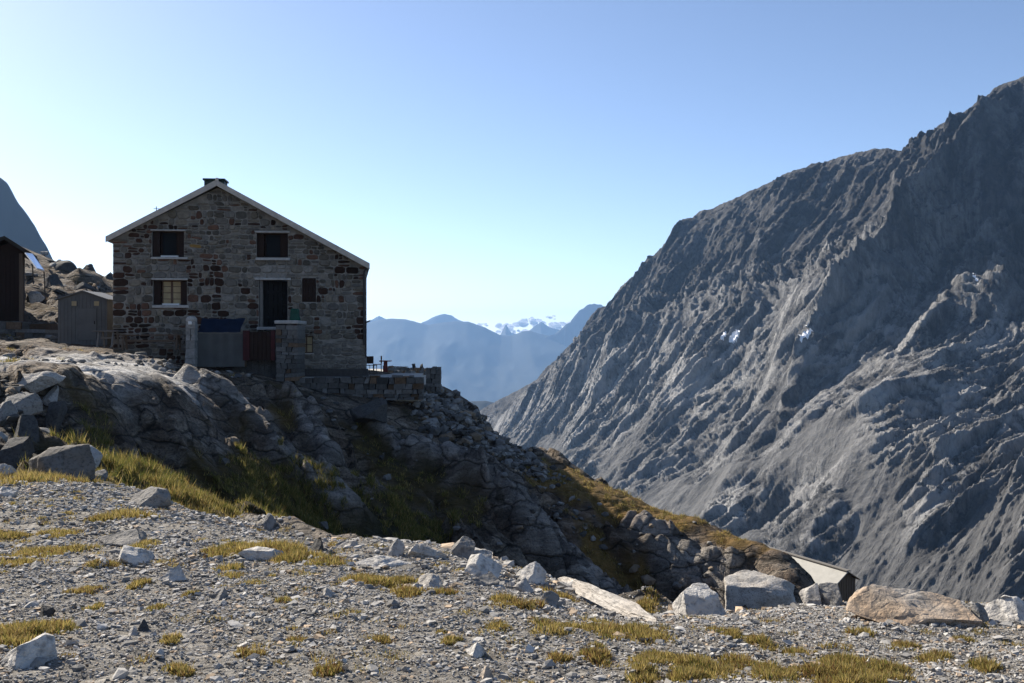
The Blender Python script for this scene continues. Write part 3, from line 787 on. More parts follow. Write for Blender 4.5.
# the meadow between gravel and cliff, backlit and tall
for (px, py, rw, cnt, hg, pal) in [(120, 465, 40, 60, .30, grn), (95, 440, 16, 18, .32, grn), (150, 480, 40, 80, .28, grn), (190, 500, 30, 60, .25, dry), (212, 506, 20, 40, .24, grn), (270, 512, 40, 50, .25, grn), (320, 522, 36, 50, .25, grn), (30, 480, 26, 40, .12, dry), (70, 478, 20, 30, .12, dry),
                                   (250, 470, 30, 30, .25, grn), (300, 500, 40, 60, .25, grn), (400, 515, 40, 60, .28, grn), (430, 535, 30, 40, .28, grn)]:
    g = hit(px, py)
    for q in range(cnt):
        x = g.x + random.gauss(0, .55) * rw / F * g.y; y = g.y + random.gauss(0, .9)
        tuft(x, y, random.uniform(.10, .28), random.randint(70, 150), hg * random.uniform(.6, 1.2), .0045 + .0002 * y, pal)
# golden tufts on the ridge and dull ones over the slopes, kept where the ground is grassy
tx = rng.uniform(-28, 14, 9000); ty = rng.uniform(16.5, 58, 9000)
_, tgr, tgm, tgo, _ = H(tx, ty, True)
kk = (rng.uniform(size=9000) < tgr * 1.1 - .25) & (np.abs(tx) < .56 * ty + 1) & ~((tx > -18.5) & (tx < -5) & (ty > 43) & (ty < 56))
for x, y, go_ in zip(tx[kk], ty[kk], tgo[kk]):
    pal = dry if random.random() < go_ else grn
    tuft(x, y, random.uniform(.12, .35), 55, random.uniform(.10, .22), .011, pal)
B = np.concatenate(BL); BCc = np.concatenate(BC)
bx, by = B[:, :2, 0].mean(1), B[:, :2, 1].mean(1)
B[:, :, 2] += H(bx, by)[:, None]
nB = len(B)
gro = mesh_np('grass', B.reshape(-1, 3), np.arange(nB * 3).reshape(-1, 3), MAT['grass'], None, False, BCc.reshape(-1, 3))
tag(gro, 'tufts of dry golden and olive grass among gravel and rocks', 'grass', kind='stuff')

# ------------------------------------------------------------------ the stone hut
TH = math.radians(5.)
HX, HY, HZ = W(113, 341.5, 44)[0], 44., -2.4
hut = empty('stone_hut', 'two storey rubble stone mountain hut with pale gable edge on the knoll', 'hut', (HX, HY, HZ), TH)


def L(px, py):
    """pixel on the facade -> hut coordinates (along the facade, height)"""
    k = (px - CX) / F
    t = (k * HY - HX) / (math.cos(TH) - k * math.sin(TH))
    Yp = HY + t * math.sin(TH)
    return t, -(py - CY) / F * Yp - HZ


def rect(x0, y0, x1, y1):
    a, zt = L(x0, y0); b, zb = L(x1, y1)
    return a, b, zb, zt


Wd = L(366, 300)[0]; DEP = 9.0
tp, zp = L(218, 187); zl = L(113, 238)[1]; zr = L(366, 265)[1]
SKEW = -.075      # the long walls lean a little to the left of square


def roof_z(t): return zl + (zp - zl) * t / tp if t < tp else zp + (zr - zp) * (t - tp) / (Wd - tp)


OPEN = {'ul': rect(152, 231, 184, 257), 'ur': rect(256.5, 233, 288, 257.5), 'll': rect(153, 280, 187, 305), 'door': rect(259, 280, 287.5, 327), 'sh': rect(302, 278, 316, 302), 'bw': rect(300, 336, 313, 353)}
PW = .45
# wall behind the stones, cut by the openings
bmw = NB()
ts = sorted({0., Wd, tp} | {v for o in OPEN.values() for v in o[:2]})
for a, b in zip(ts[:-1], ts[1:]):
    if b - a < 1e-4: continue
    mid = (a + b) / 2
    cuts = sorted([(o[2], o[3]) for o in OPEN.values() if o[0] - 1e-6 <= mid <= o[1]])
    z = -1.2
    for zb, zt in cuts:
        box(bmw, a, b, 0, PW, z, zb); z = zt
    hexa(bmw, [(a, 0, z), (b, 0, z), (b, PW, z), (a, PW, z)], [(a, 0, roof_z(a) - .02), (b, 0, roof_z(b) - .02), (b, PW, roof_z(b) - .02), (a, PW, roof_z(a) - .02)])
wall = bm_obj('wall', bmw, MAT['mortar'], hut)
# stones of the facade: courses of irregular blocks
SV, SF, SC = [], [], []
r2 = random.Random(5)


def stone_col(t, z):
    return tuple(.86 * q * w for q, w in zip(stone_col0(t, z), (1.0, .96, .90)))


def stone_col0(t, z):
    n = mnoise.noise(Vector((t * .55, z * .55, 3.3))); n2 = mnoise.noise(Vector((t * 1.6, z * 1.6, 9.1)))
    u = r2.random()
    low = z < L(0, 338)[1] and t > L(296, 0)[0]
    if low: v = r2.uniform(.17, .25); return (v, v * .94, v * .86)
    if L(255, 0)[0] < t < L(290, 0)[0] and L(0, 279)[1] < z < L(0, 261)[1]: v = r2.uniform(.27, .34); return (v, v * .96, v * .9)
    if L(152, 0)[0] < t < L(188, 0)[0] and L(0, 279)[1] < z < L(0, 261)[1]: v = r2.uniform(.18, .28); return (v, v * .96, v * .9)
    if L(193, 0)[0] < t < L(204, 0)[0] and L(0, 248)[1] < z < L(0, 243)[1]: return (.36, .22, .07)
    n3 = mnoise.noise(Vector((t * .8, z * .5, 21.7)))
    dk = .05 + .75 * min(1., max(0, n3 - .02) * 3.2) * (.55 + .6 * max(0, n2 + .3)) + .2 * max(0, n)
    if u < dk:
        v = r2.uniform(.014, .06); return (v * 1.75, v * .95, v * .68)
    if u < dk + .09:
        v = r2.uniform(.07, .13); return (v * 1.5, v * .85, v * .6)
    v = r2.choice([r2.uniform(.10, .20), r2.uniform(.15, .26), r2.uniform(.2, .34)])
    w = r2.uniform(.0, 1.)
    return (v, v * (.96 - .08 * w), v * (.90 - .2 * w))


def add_stone(a, b, zb, zt, roofclip=True):
    g = .016
    a += g; b -= g; zb += g; zt -= g
    if b - a < .05 or zt - zb < .05: return
    j = lambda s: r2.uniform(-s, s)
    za = min(zt + j(.025), roof_z(max(0, a)) - .05) if roofclip else zt; zc = min(zt + j(.025), roof_z(min(Wd, b)) - .05) if roofclip else zt
    if za - zb < .05 or zc - zb < .05: return
    d = r2.uniform(.02, .075)
    q4 = [(a, zb), (b, zb), (b, zc), (a, za)]
    q = []
    for i in range(4):
        (xa_, za_), (xb_, zb_) = q4[i], q4[(i + 1) % 4]
        for f in (.22 + j(.1), .78 + j(.1)): q.append((xa_ + (xb_ - xa_) * f + j(.012), za_ + (zb_ - za_) * f + j(.012)))
    # courses wander: warp, but stay clear of openings, corners and eaves
    free = min(1., min([1.] + [max(0, max(o[0] - b, a - o[1], o[2] - zt, zb - o[3])) * 2.5 for o in OPEN.values()])) * min(1., max(0, min(a, Wd - b)) * 2)
    q = [(x + free * .09 * mnoise.noise(Vector((x * 1.1, zq * 1.3, 4.4))), min(zq + free * .11 * mnoise.noise(Vector((x * .9, zq * 1.2, 7.7))), roof_z(min(max(x, 0), Wd)) - .04)) for x, zq in q]
    cx_ = sum(p[0] for p in q) / 8; cz_ = sum(p[1] for p in q) / 8
    base = len(SV) * 16
    vs = [(x, .004, zq) for x, zq in q] + [(cx_ + (x - cx_) * .86, -d + j(.012), cz_ + (zq - cz_) * .84) for x, zq in q]
    SV.append(vs)
    for i in range(8):
        k_ = (i + 1) % 8; SF.append([base + i, base + k_, base + 8 + k_, base + 8 + i])
    for i in (0, 2, 4): SF.append([base + 8, base + 8 + i + 1, base + 8 + i + 2, base + 8 + (i + 3) % 8] if i < 4 else [base + 8, base + 13, base + 14, base + 15])
    SC.append([stone_col((a + b) / 2, (zb + zt) / 2)] * 16)


z = -.6
while z < zp:
    low = z < L(0, 338)[1]
    hh = r2.uniform(.16, .36)
    t = -.02; k = 0
    while t < Wd:
        w = r2.choice([r2.uniform(.14, .3), r2.uniform(.25, .6)])
        if t < .05: w = r2.uniform(.3, .7)
        if Wd - (t + w) < .2: w = Wd - t + .02
        a, b = t, t + w; t += w
        sub = [(z, z + hh)] if r2.random() < .72 else [(z, z + hh * .5), (z + hh * .5, z + hh)]
        for zb, zt in sub:
            segs = [(a, b, zb, zt)]
            for o in OPEN.values():
                ns = []
                for (sa, sb, s0, s1) in segs:
                    if sb <= o[0] or sa >= o[1] or s1 <= o[2] or s0 >= o[3]: ns.append((sa, sb, s0, s1)); continue
                    if sa < o[0]: ns.append((sa, o[0], s0, s1))
                    if sb > o[1]: ns.append((o[1], sb, s0, s1))
                    if s1 > o[3] and max(sa, o[0]) < min(sb, o[1]): ns.append((max(sa, o[0]), min(sb, o[1]), o[3], s1))
                    if s0 < o[2] and max(sa, o[0]) < min(sb, o[1]): ns.append((max(sa, o[0]), min(sb, o[1]), s0, o[2]))
                segs = ns
            for s in segs: add_stone(*s)
    z += hh
sto = mesh_np('stone_facing', np.array(SV).reshape(-1, 3), np.array(SF), MAT['stone'], wall, False, np.array(SC).reshape(-1, 3))

# the other walls
bms = NB()


def sk(x, y, z): return (x + SKEW * y, y, z)


for (x0, x1) in ((0, .45), (Wd - .45, Wd)):
    zt = (roof_z(x0) - .05, roof_z(x1) - .05)
    hexa(bms, [sk(x0, PW + .003, -1.2), sk(x1, PW + .003, -1.2), sk(x1, DEP, -1.2), sk(x0, DEP, -1.2)],
         [sk(x0, PW + .003, zt[0]), sk(x1, PW + .003, zt[1]), sk(x1, DEP, zt[1]), sk(x0, DEP, zt[0])])
b = [bms.verts.new(sk(x, y, z)) for y in (DEP + .003, DEP + .45) for x, z in ((0, -1.2), (Wd, -1.2), (Wd, zr), (tp, zp), (0, zl))]
bms.faces.new(b[:5]); bms.faces.new(b[5:][::-1])
for i in range(5): bms.faces.new((b[i], b[(i + 1) % 5], b[5 + (i + 1) % 5], b[5 + i]))
bm_obj('side_wall', bms, MAT['masonry'], hut)
# roof: two slabs, fascia boards, chimney, aerial
tl, ztl = L(108, 237.5); tr_, ztr = L(369.5, 264); tpk, zpk = L(217.5, 181.5)
bmr = NB(); FR = -.42; TK = .25
for (x0, z0, x1, z1) in ((tl, ztl, tpk, zpk), (tpk, zpk, tr_, ztr)):
    hexa(bmr, [sk(x0, FR, z0 - TK + .06), sk(x1, FR, z1 - TK + .06), sk(x1, DEP + .8, z1 - TK + .06), sk(x0, DEP + .8, z0 - TK + .06)],
         [sk(x0, FR, z0 - .025), sk(x1, FR, z1 - .025), sk(x1, DEP + .8, z1 - .025), sk(x0, DEP + .8, z0 - .025)])
roof = bm_obj('roof', bmr, MAT['roofing'], hut)
for (x0, z0, x1, z1) in ((tl, ztl, tpk - .004, zpk), (tpk + .004, zpk, tr_, ztr)):
    bmf = NB()
    hexa(bmf, [sk(x0, FR - .05, z0 - TK), sk(x1, FR - .05, z1 - TK - .02), sk(x1, FR - .003, z1 - TK - .02), sk(x0, FR - .003, z0 - TK)],
         [sk(x0, FR - .05, z0), sk(x1, FR - .05, z1), sk(x1, FR - .003, z1), sk(x0, FR - .003, z0)])
    bm_obj('fascia', bmf, MAT['fascia'], roof)
bmc = NB()
a, z0 = L(205.5, 187); b_, z1 = L(226, 180.5); a -= .32; b_ -= .32; z1 += .24
box(bmc, a, b_, 1.2, 2.0, z0 - .6, z1 - .06, .02); box(bmc, a - .05, b_ + .05, 1.12, 2.08, z1 - .057, z1 + .03, .01)
chim = bm_obj('chimney', bmc, MAT['chimney'], roof)
bmc = NB(); t_, zz = L(217, 178); zz += .16; t_ -= .25; bar(bmc, (t_ + .05, 1.0, zpk - .1), (t_ + .05, 1.0, zz), .07, 10); bm_obj('vent_pipe', bmc, MAT['fascia'], roof)
bmc = NB(); t_, zz = L(151.5, 204); z0 = roof_z(t_); bar(bmc, (t_, .8, z0), (t_, .8, zz), .018, 6); bar(bmc, (t_ - .12, .8, zz - .1), (t_ + .14, .8, zz - .1), .012, 6); bm_obj('aerial', bmc, MAT['iron'], roof)

# openings
yi = .26        # how far frames sit back


def slabpart(name, par, px, mat, y0, y1, bev=.01):
    a, b, zb, zt = rect(*px); bm = NB(); box(bm, a, b, y0, y1, zb, zt, bev); return bm_obj(name, bm, mat, par)


for nm in ('ul', 'ur'):
    a, b, zb, zt = OPEN[nm]
    wb = NB(); fw = .06
    sw = (b - a) * .24
    box(wb, a + sw, b - sw, yi, yi + .06, zb, zb + fw); box(wb, a + sw, b - sw, yi, yi + .06, zt - fw, zt)
    box(wb, a + sw, a + sw + fw, yi, yi + .06, zb + fw, zt - fw); box(wb, b - sw - fw, b - sw, yi, yi + .06, zb + fw, zt - fw)
    wn = bm_obj('window', wb, MAT['dark_timber'], hut)
    gb = NB(); box(gb, a + sw + fw, b - sw - fw, yi + .03, yi + .04, zb + fw, zt - fw); bm_obj('pane', gb, MAT['glass'], wn)
    for x0, x1 in ((a + .01, a + sw - .01), (b - sw + .01, b - .01)):
        sb = NB(); box(sb, x0, x1, yi - .16, yi - .12, zb + .02, zt - .02, .006)
        for k in range(3): box(sb, x0 + .03, x1 - .03, yi - .18, yi - .163, zb + .15 + k * .38, zb + .25 + k * .38)
        bm_obj('shutter', sb, MAT['dark_timber'], wn)
a, b, zb, zt = OPEN['ll']
x0, x1 = L(160.5, 290)[0], L(180.5, 290)[0]
wb = NB(); fw = .055
box(wb, x0, x0 + fw, yi, yi + .07, zb, zt); box(wb, x1 - fw, x1, yi, yi + .07, zb, zt); box(wb, x0 + fw, x1 - fw, yi, yi + .07, zb, zb + fw); box(wb, x0 + fw, x1 - fw, yi, yi + .07, zt - fw, zt)
xm = (x0 + x1) / 2; box(wb, xm - .045, xm + .045, yi - .01, yi + .07, zb + fw, zt - fw)
for k in (1, 2, 3): zz = zb + (zt - zb) * k / 4; box(wb, x0 + fw, xm - .047, yi + .005, yi + .06, zz - .014, zz + .014); box(wb, xm + .047, x1 - fw, yi + .005, yi + .06, zz - .014, zz + .014)
wn = bm_obj('window', wb, MAT['frame'], hut)
gb = NB(); box(gb, x0 + fw, x1 - fw, yi + .03, yi + .045, zb + fw, zt - fw); pn = bm_obj('pane', gb, MAT['cream'], wn); pn['label'] = 'pale cream panes of the lower window'
for s0, s1 in ((a + .01, x0 - .01), (x1 + .01, b - .01)):
    sb = NB(); box(sb, s0, s1, yi - .16, yi - .12, zb + .02, zt - .02, .006); bm_obj('shutter', sb, MAT['dark_timber'], wn)
# pale lintels and sills
for px in ((151, 229.5, 186, 231.2), (255, 231, 290, 233), (152, 278.2, 188, 280.2), (255, 277.8, 291, 280.2)):
    slabpart('lintel', hut, px, MAT['concrete'], -.10, .2, .008)
for px in ((151.5, 257.2, 188, 259.5), (256, 257.8, 290, 260.6), (153, 305.2, 189, 308)):
    slabpart('sill', hut, px, MAT['concrete'], -.14, .22, .01)
for px in ((160.5, 255.4, 178, 257), (162, 303.4, 179, 305)):
    slabpart('inner_sill', hut, px, MAT['whitepaint'], .02, yi - .02, .006)
# door: near-black plank leaf, the dark inside put into its colour, pale jamb
a, b, zb, zt = OPEN['door']
db = NB(); x = a + .17; q = (b - x - .02) / 5
for k in range(5): box(db, x + k * q, x + (k + 1) * q - .012, yi, yi + .05, zb + .02, zt - .02, .004)
for zz in (zb + .35, zb + 1.5): box(db, x + .03, b - .06, yi - .03, yi - .003, zz, zz + .12)
dr = bm_obj('door', db, MAT['black'], hut)
hb = NB(); bar(hb, (b - .25, yi - .05, zb + 1.0), (b - .12, yi - .05, zb + 1.0), .014); bar(hb, (b - .12, yi - .05, zb + 1.), (b - .12, yi + .01, zb + 1.), .012); bm_obj('handle', hb, MAT['iron'], dr)
jb = NB(); box(jb, a + .02, a + .15, .06, yi + .05, zb, zt - .003, .006); bm_obj('door_jamb', jb, MAT['grey_timber'], hut)
jb = NB(); box(jb, a - .02, b + .02, -.5, .3, zb - .14, zb - .004, .02); bm_obj('threshold', jb, MAT['concrete'], hut)
# closed shutter to the right, cellar window
a, b, zb, zt = OPEN['sh']; sb = NB(); q = (b - a - .02) / 4
for k in range(4): box(sb, a + .01 + k * q, a + .01 + (k + 1) * q - .012, .02, .06, zb + .01, zt - .01, .004)
box(sb, a + .03, b - .03, -.005, .018, zb + .2, zb + .3); box(sb, a + .03, b - .03, -.005, .018, zt - .3, zt - .2)
cs = bm_obj('closed_shutter', sb, MAT['dark_timber'], hut); cs['label'] = 'closed brown board shutter right of the door'
a, b, zb, zt = OPEN['bw']; wb = NB(); fw = .045
box(wb, a, a + fw, .08, .14, zb, zt); box(wb, b - fw, b, .08, .14, zb, zt); box(wb, a + fw, b - fw, .08, .14, zb, zb + fw); box(wb, a + fw, b - fw, .08, .14, zt - fw, zt)
xm = (a + b) / 2; zm = (zb + zt) / 2; box(wb, xm - .02, xm + .02, .075, .14, zb + fw, zt - fw); box(wb, a + fw, xm - .022, .08, .135, zm - .016, zm + .016); box(wb, xm + .022, b - fw, .08, .135, zm - .016, zm + .016)
wn = bm_obj('cellar_window', wb, MAT['frame'], hut)
gb = NB(); box(gb, a + fw, b - fw, .11, .12, zb + fw, zt - fw); bm_obj('pane', gb, MAT['cream'], wn)
sb = NB(); box(sb, a - .05, b + .05, -.1, .1, zb - .06, zb - .003, .008); bm_obj('sill', sb, MAT['concrete'], wn)
# downpipe at the right corner, dark strip put in for the shade of a recess
pb = NB(); x = Wd - .14
bar(pb, (x + .06, -.12, zr - .35), (x + .06, -.12, L(0, 345)[1]), .045)
bar(pb, (tr_ - .1, -.2, zr - .12), (x + .06, -.12, zr - .33), .045); bm_obj('downpipe', pb, MAT['iron'], hut)
pb = NB(); a0 = L(300, 360)[0]; box(pb, a0, Wd + .12, -.22, -.08, -.3, L(0, 369.5)[1], .02); bm_obj('recess_shade', pb, MAT['iron'], hut)
rb = NB(); t0 = L(365.2, 330)[0]; z0 = L(0, 358)[1]; z1 = L(0, 322)[1]
bar(rb, (t0 + .04, -.1, z0), (t0 + .04, -.1, z1), .03); bar(rb, (t0 + .04, -.1, z1), (t0 + .22, -.15, z1 + .08), .03); bm_obj('lamp_arm', rb, MAT['iron'], hut)

# ------------------------------------------------------------------ things in front of the hut
def dry_wall(bm_list, x0, x1, z0, z1f, y0, y1, course=.2, seed=1, wmin=.2, wmax=.55, jit=.03):
    r = random.Random(seed); bm = NB(); z = z0
    while True:
        hh = r.uniform(course * .55, course * 1.45); t = x0; any_ = False
        while t < x1:
            w = r.uniform(wmin, wmax)
            if x1 - t - w < wmin * .6: w = x1 - t
            top = min(z + hh, z1f(t + w / 2) + r.uniform(-.04, .05))
            if top - z > .05:
                any_ = True
                g = .010
                j = lambda: r.uniform(-jit, jit)
                q = [(t + g + j() * .4, y0 + j(), z + g), (t + w - g + j() * .4, y0 + j(), z + g), (t + w - g, y1 + j(), z + g), (t + g, y1 + j(), z + g)]
                u = [(t + g * 2 + j() * .5, y0 + .02 + j(), top + j() * .3), (t + w - g * 2 + j() * .5, y0 + .02 + j(), top + j() * .3), (t + w - g * 2, y1 - .02, top), (t + g * 2, y1 - .02, top)]
                wf = lambda p: (p[0] + .05 * mnoise.noise(Vector((p[0] * 1.7, p[2] * 2.1, seed * 3.1))), p[1], p[2] + .09 * mnoise.noise(Vector((p[0] * 1.3, p[2] * .8, seed * 1.7))) * min(1., max(0., (z1f(p[0]) - p[2]) * 4)))
                hexa(bm, [wf(p) for p in q], [wf(p) for p in u])
            t += w
        z += hh
        if not any_: break
    return bm


def stone_bm_obj(name, bm, parent=None, lo=.10, hi=.3, warm=.2, seed=0):
    o = bm_obj(name, bm, MAT['stone'], parent)
    me = o.data; nv = len(me.vertices)
    at = me.color_attributes.new('Col', 'FLOAT_COLOR', 'POINT')
    rr = np.random.default_rng(seed); k = nv // 8 + 1
    v = lo + (hi - lo) * rr.beta(1.6, 2., k); cc = np.stack([v, v * .95, v * .88], -1)
    m = rr.uniform(size=k) < warm; cc[m] *= np.array([1.15, .8, .55])
    cc = np.repeat(cc, 8, 0)[:nv]
    at.data.foreach_set('color', np.column_stack([cc, np.ones(nv)]).astype(np.float32).ravel())
    return o


YA = 42.6


def wx(px, Y): return (px - CX) / F * Y


def wz(py, Y): return -(py - CY) / F * Y


# stairs and landing in front of the door
st = empty('stone_stairs', 'rough stone stairs and landing pier below the hut door', 'stairs', (wx(287, YA), YA, wz(372, YA)))
z0 = wz(372, YA)
Xp0, Xp1 = wx(276, YA) - wx(287, YA), wx(298, YA) - wx(287, YA)
stone_bm_obj('pier', dry_wall(None, Xp0, Xp1, -.4, lambda t: wz(322, YA) - z0 - .1, -.1, 1.55, .22, 3, .22, .5), st, .07, .21, .15, 5)
cb = NB(); box(cb, Xp0 - .04, Xp1 + .04, -.14, 1.6, wz(322, YA) - z0 - .08, wz(320.4, YA) - z0, .02); bm_obj('coping', cb, MAT['concrete'], st)
for k in range(7):
    sb = NB(); box(sb, Xp0 - .28 - .28 * k, Xp0 - .005 - .28 * k, .35, 1.5, -.5, wz(322, YA) - z0 - .12 - .2 * (k + 1), .015); bm_obj('step', sb, MAT['dark'], st)
# store with corrugated front
sh = empty('corrugated_store', 'low grey store with corrugated front under the blue tarpaulin', 'shed', (wx(221, YA), YA, wz(362, YA)))
bmx = NB(); n = 60; xa, xb = wx(195.5, YA) - wx(221, YA), wx(244.5, YA) - wx(221, YA); zt_ = wz(333, YA) - wz(362, YA)
prev = None
for i in range(n * 4 + 1):
    x = xa + (xb - xa) * i / (n * 4); y = -.012 * math.sin(i * math.pi / 2 * .98)
    a_ = bmx.verts.new((x, y, -.2)); b_ = bmx.verts.new((x, y, zt_))
    if prev: bmx.faces.new((prev[0], a_, b_, prev[1]))
    prev = (a_, b_)
bm_obj('front_panel', bmx, MAT['sheet'], sh)
bmx = NB(); box(bmx, xa, xb, .03, .95, -.2, zt_ - .03); bm_obj('body', bmx, MAT['timber'], sh)
bmx = NB(); box(bmx, xa - .05, xb + .02, -.05, 1.0, zt_ - .026, zt_ + .02); bm_obj('top_board', bmx, MAT['grey_timber'], sh)
# tarpaulin with folds, leaning against the wall from the store
bmx = NB(); gx, gz = 26, 12; vv = []
xa, xb = wx(197, YA) , wx(240, YA); zb_, zt_ = wz(333.2, YA) + .03, wz(317.5, YA)
for j in range(gz + 1):
    for i in range(gx + 1):
        u, v = i / gx, j / gz
        x = xa + (xb - xa) * u + .03 * math.sin(v * 5 + u * 3); y = YA + .03 + .75 * v + .035 * math.sin(u * 21 + v * 2) ; z = zb_ + (zt_ - zb_) * v - .04 * math.sin(u * math.pi) * v + .015 * math.sin(u * 21 + v * 2)
        vv.append(bmx.verts.new((x, y, z)))
for j in range(gz):
    for i in range(gx):
        k = j * (gx + 1) + i; bmx.faces.new((vv[k], vv[k + 1], vv[k + gx + 2], vv[k + gx + 1]))
bmesh.ops.solidify(bmx, geom=bmx.faces[:], thickness=.012)
tag(bm_obj('tarpaulin', bmx, MAT['blue'], None, True), 'blue tarpaulin spread sloping over the grey store', 'tarpaulin')
# red framed gate between store and stairs
gt = empty('low_gate', 'dark board gate with faded red stiles between store and stairs', 'gate', (wx(260, YA), YA - .08, wz(358, YA)))
h_ = wz(331, YA) - wz(358, YA)
for x0, x1 in ((-.70, -.42), (.48, .66)):
    b = NB(); box(b, x0, x1, -.03, .03, -.1, h_ + .02, .006); bm_obj('stile', b, MAT['red'], gt)
b = NB()
for k in range(5): box(b, -.415 + k * .178, -.415 + k * .178 + .17, -.012, .012, -.08, h_ - .04, .003)
box(b, -.41, .47, .015, .04, .15, .25); box(b, -.41, .47, .015, .04, h_ - .3, h_ - .2)
bm_obj('board_panel', b, MAT['dark_timber'], gt)
# rounded pale post with a lamp
Yp = 42.2
ps = empty('stone_post', 'pale rounded stone post at the left end of the grey store', 'post', (wx(191.5, Yp), Yp, wz(366, Yp)))
b = NB(); hh = wz(320, Yp) - wz(366, Yp)
stone_bm_obj('shaft', dry_wall(None, -.20, .20, -.4, lambda t: hh, -.2, .2, .3, 8, .2, .4, .025), ps, .22, .36, .1, 7)
b = NB(); bmesh.ops.create_uvsphere(b, u_segments=14, v_segments=8, radius=.24, matrix=Matrix.Translation((0, 0, hh)) @ Matrix.Diagonal((1, 1, .75, 1))); bm_obj('rounded_cap', b, MAT['pale'], ps, True)
b = NB(); box(b, -.07, .09, -.27, -.215, hh - .20, hh - .06, .02); bm_obj('lamp', b, MAT['whitepaint'], ps)
# green sheet bundle on the pier
gp = W(292.5, 320.6, YA)
b = NB(); bmesh.ops.create_cube(b, size=1.); bmesh.ops.subdivide_edges(b, edges=b.edges[:], cuts=5, use_grid_fill=True)
for v in b.verts:
    v.co.x *= .36 * (1.1 - .35 * (v.co.z + .5)); v.co.y *= .32; v.co.z = (v.co.z + .5) * .52
    v.co += mnoise.noise_vector(v.co * 6) * .035
    v.co.z = max(0.0, v.co.z)
o = bm_obj('sheet_bundle', b, MAT['green'], None, True); o.location = (gp[0], gp[1] + .5, gp[2]); tag(o, 'green folded sheet bundle on the stair landing pier', 'bundle')
# bench and long table on the shelf at the left corner
def table(name, label, cat, px0, px1, pyt, pyb, Y, dep, mat):
    x0, x1 = wx(px0, Y), wx(px1, Y); zt, zb = wz(pyt, Y), wz(pyb, Y); xc = (x0 + x1) / 2
    t = empty(name, label, cat, (xc, Y, zb)); hw = (x1 - x0) / 2; h = zt - zb
    b = NB()
    for k in range(3): box(b, -hw, hw, -dep / 2 + k * dep / 3, -dep / 2 + (k + 1) * dep / 3 - .015, h - .05, h, .006)
    bm_obj('top', b, MAT[mat], t)
    for sx in (-1, 1):
        for sy in (-1, 1):
            b = NB(); beam(b, (sx * (hw - .25), sy * (dep / 2 + .05), -.15), (sx * (hw - .25), sy * dep * .3, h - .052), .07, .05); bm_obj('leg', b, MAT[mat], t)
    b = NB(); beam(b, (-hw + .25, 0, h * .45), (hw - .25, 0, h * .45), .05, .08); bm_obj('stretcher', b, MAT[mat], t)
    return t


table('wooden_table', 'weathered wooden table outside the left corner of the hut', 'table', 95, 121, 330.5, 344, 43.0, .7, 'grey_timber')
table('long_bench', 'long dark bench along the foot of the hut wall', 'bench', 119, 184, 334.5, 346, 43.1, .42, 'timber')
# retaining wall under the hut, terrace, parapet, end pillar
YR = 43.25
rw = stone_bm_obj('retaining_wall', dry_wall(None, wx(296, YR), wx(424, YR), wz(400, YR), lambda t: wz(378, YR) + .02 * (t - wx(296, YR)), YR - .3, YR + .25, .19, 21, .16, .55, .05), None, .05, .20, .15, 9)
tag(rw, 'dry stone retaining wall below the hut and terrace', 'wall')
b = NB()
xa, xb = wx(366, 45), wx(424, 45)
hexa(b, [(xa - 3.2, YR + .27, -2.6), (xb - .1, YR + .27, -2.6), (wx(427, 58), 58, -2.6), (xa - 4.5, 58, -2.6)], [(xa - 3.2, YR + .27, -1.56), (xb - .1, YR + .27, -1.60), (wx(427, 58), 58, -1.62), (xa - 4.5, 58, -1.55)])
tag(bm_obj('terrace', b, MAT['paving']), 'sunlit paved terrace to the right of the hut', 'terrace', kind='structure')
YT = 51.
pw = stone_bm_obj('parapet', dry_wall(None, wx(383, YT), wx(434, YT), -1.7, lambda t: wz(365.8, YT) - .04 * (t - wx(383, YT)), YT - .2, YT + .2, .16, 31, .16, .4, .04), None, .16, .4, .35, 11)
tag(pw, 'low stone parapet along the far side of the terrace', 'wall')
YQ = 45.6
pp = stone_bm_obj('stone_pillar', dry_wall(None, wx(426, YQ), wx(441, YQ), wz(396, YQ), lambda t: wz(367, YQ), YQ - .3, YQ + .4, .17, 33, .2, .4, .03), None, .08, .2, .1, 13)
tag(pp, 'square stone pillar at the right end of the terrace', 'pillar')
for i, (px, lab) in enumerate([(413.5, 'small upright stone on the middle of the terrace parapet'), (421.5, 'small stone on the terrace parapet next to the pillar')]):
    boulder(lab, (px - 2, 362.5, px + 2, 367.5), 'dark', 140 + i, 'stones set on the parapet', .8, 0, 1., 'stone', YT)
# terrace furniture
tt = table('terrace_table', 'red brown table on the sunlit terrace', 'table', 380, 391, 360.5, 370.5, 50.2, .7, 'redwood')


def chair(px, Y, mat, label, rz):
    r = empty('terrace_chair', label, 'chair', (wx(px, Y), Y, -1.6), rz, 'chairs on the terrace')
    b = NB(); box(b, -.21, .21, -.21, .21, .43, .46, .008); bm_obj('seat', b, MAT[mat], r)
    b = NB(); box(b, -.21, .21, .19, .22, .52, .88, .008); bm_obj('backrest', b, MAT[mat], r)
    for sx in (-1, 1):
        for sy in (-1, 1):
            b = NB(); bar(b, (sx * .19, sy * .19, 0), (sx * .18, sy * .18, .43 if sy < 0 else .86), .016); bm_obj('leg', b, MAT['iron'], r)


chair(371.5, 48.6, 'dark_timber', 'dark folding chair on the terrace beside the hut corner', .6)
chair(377.5, 50.6, 'redwood', 'red chair on the terrace between dark chair and table', -1.4)

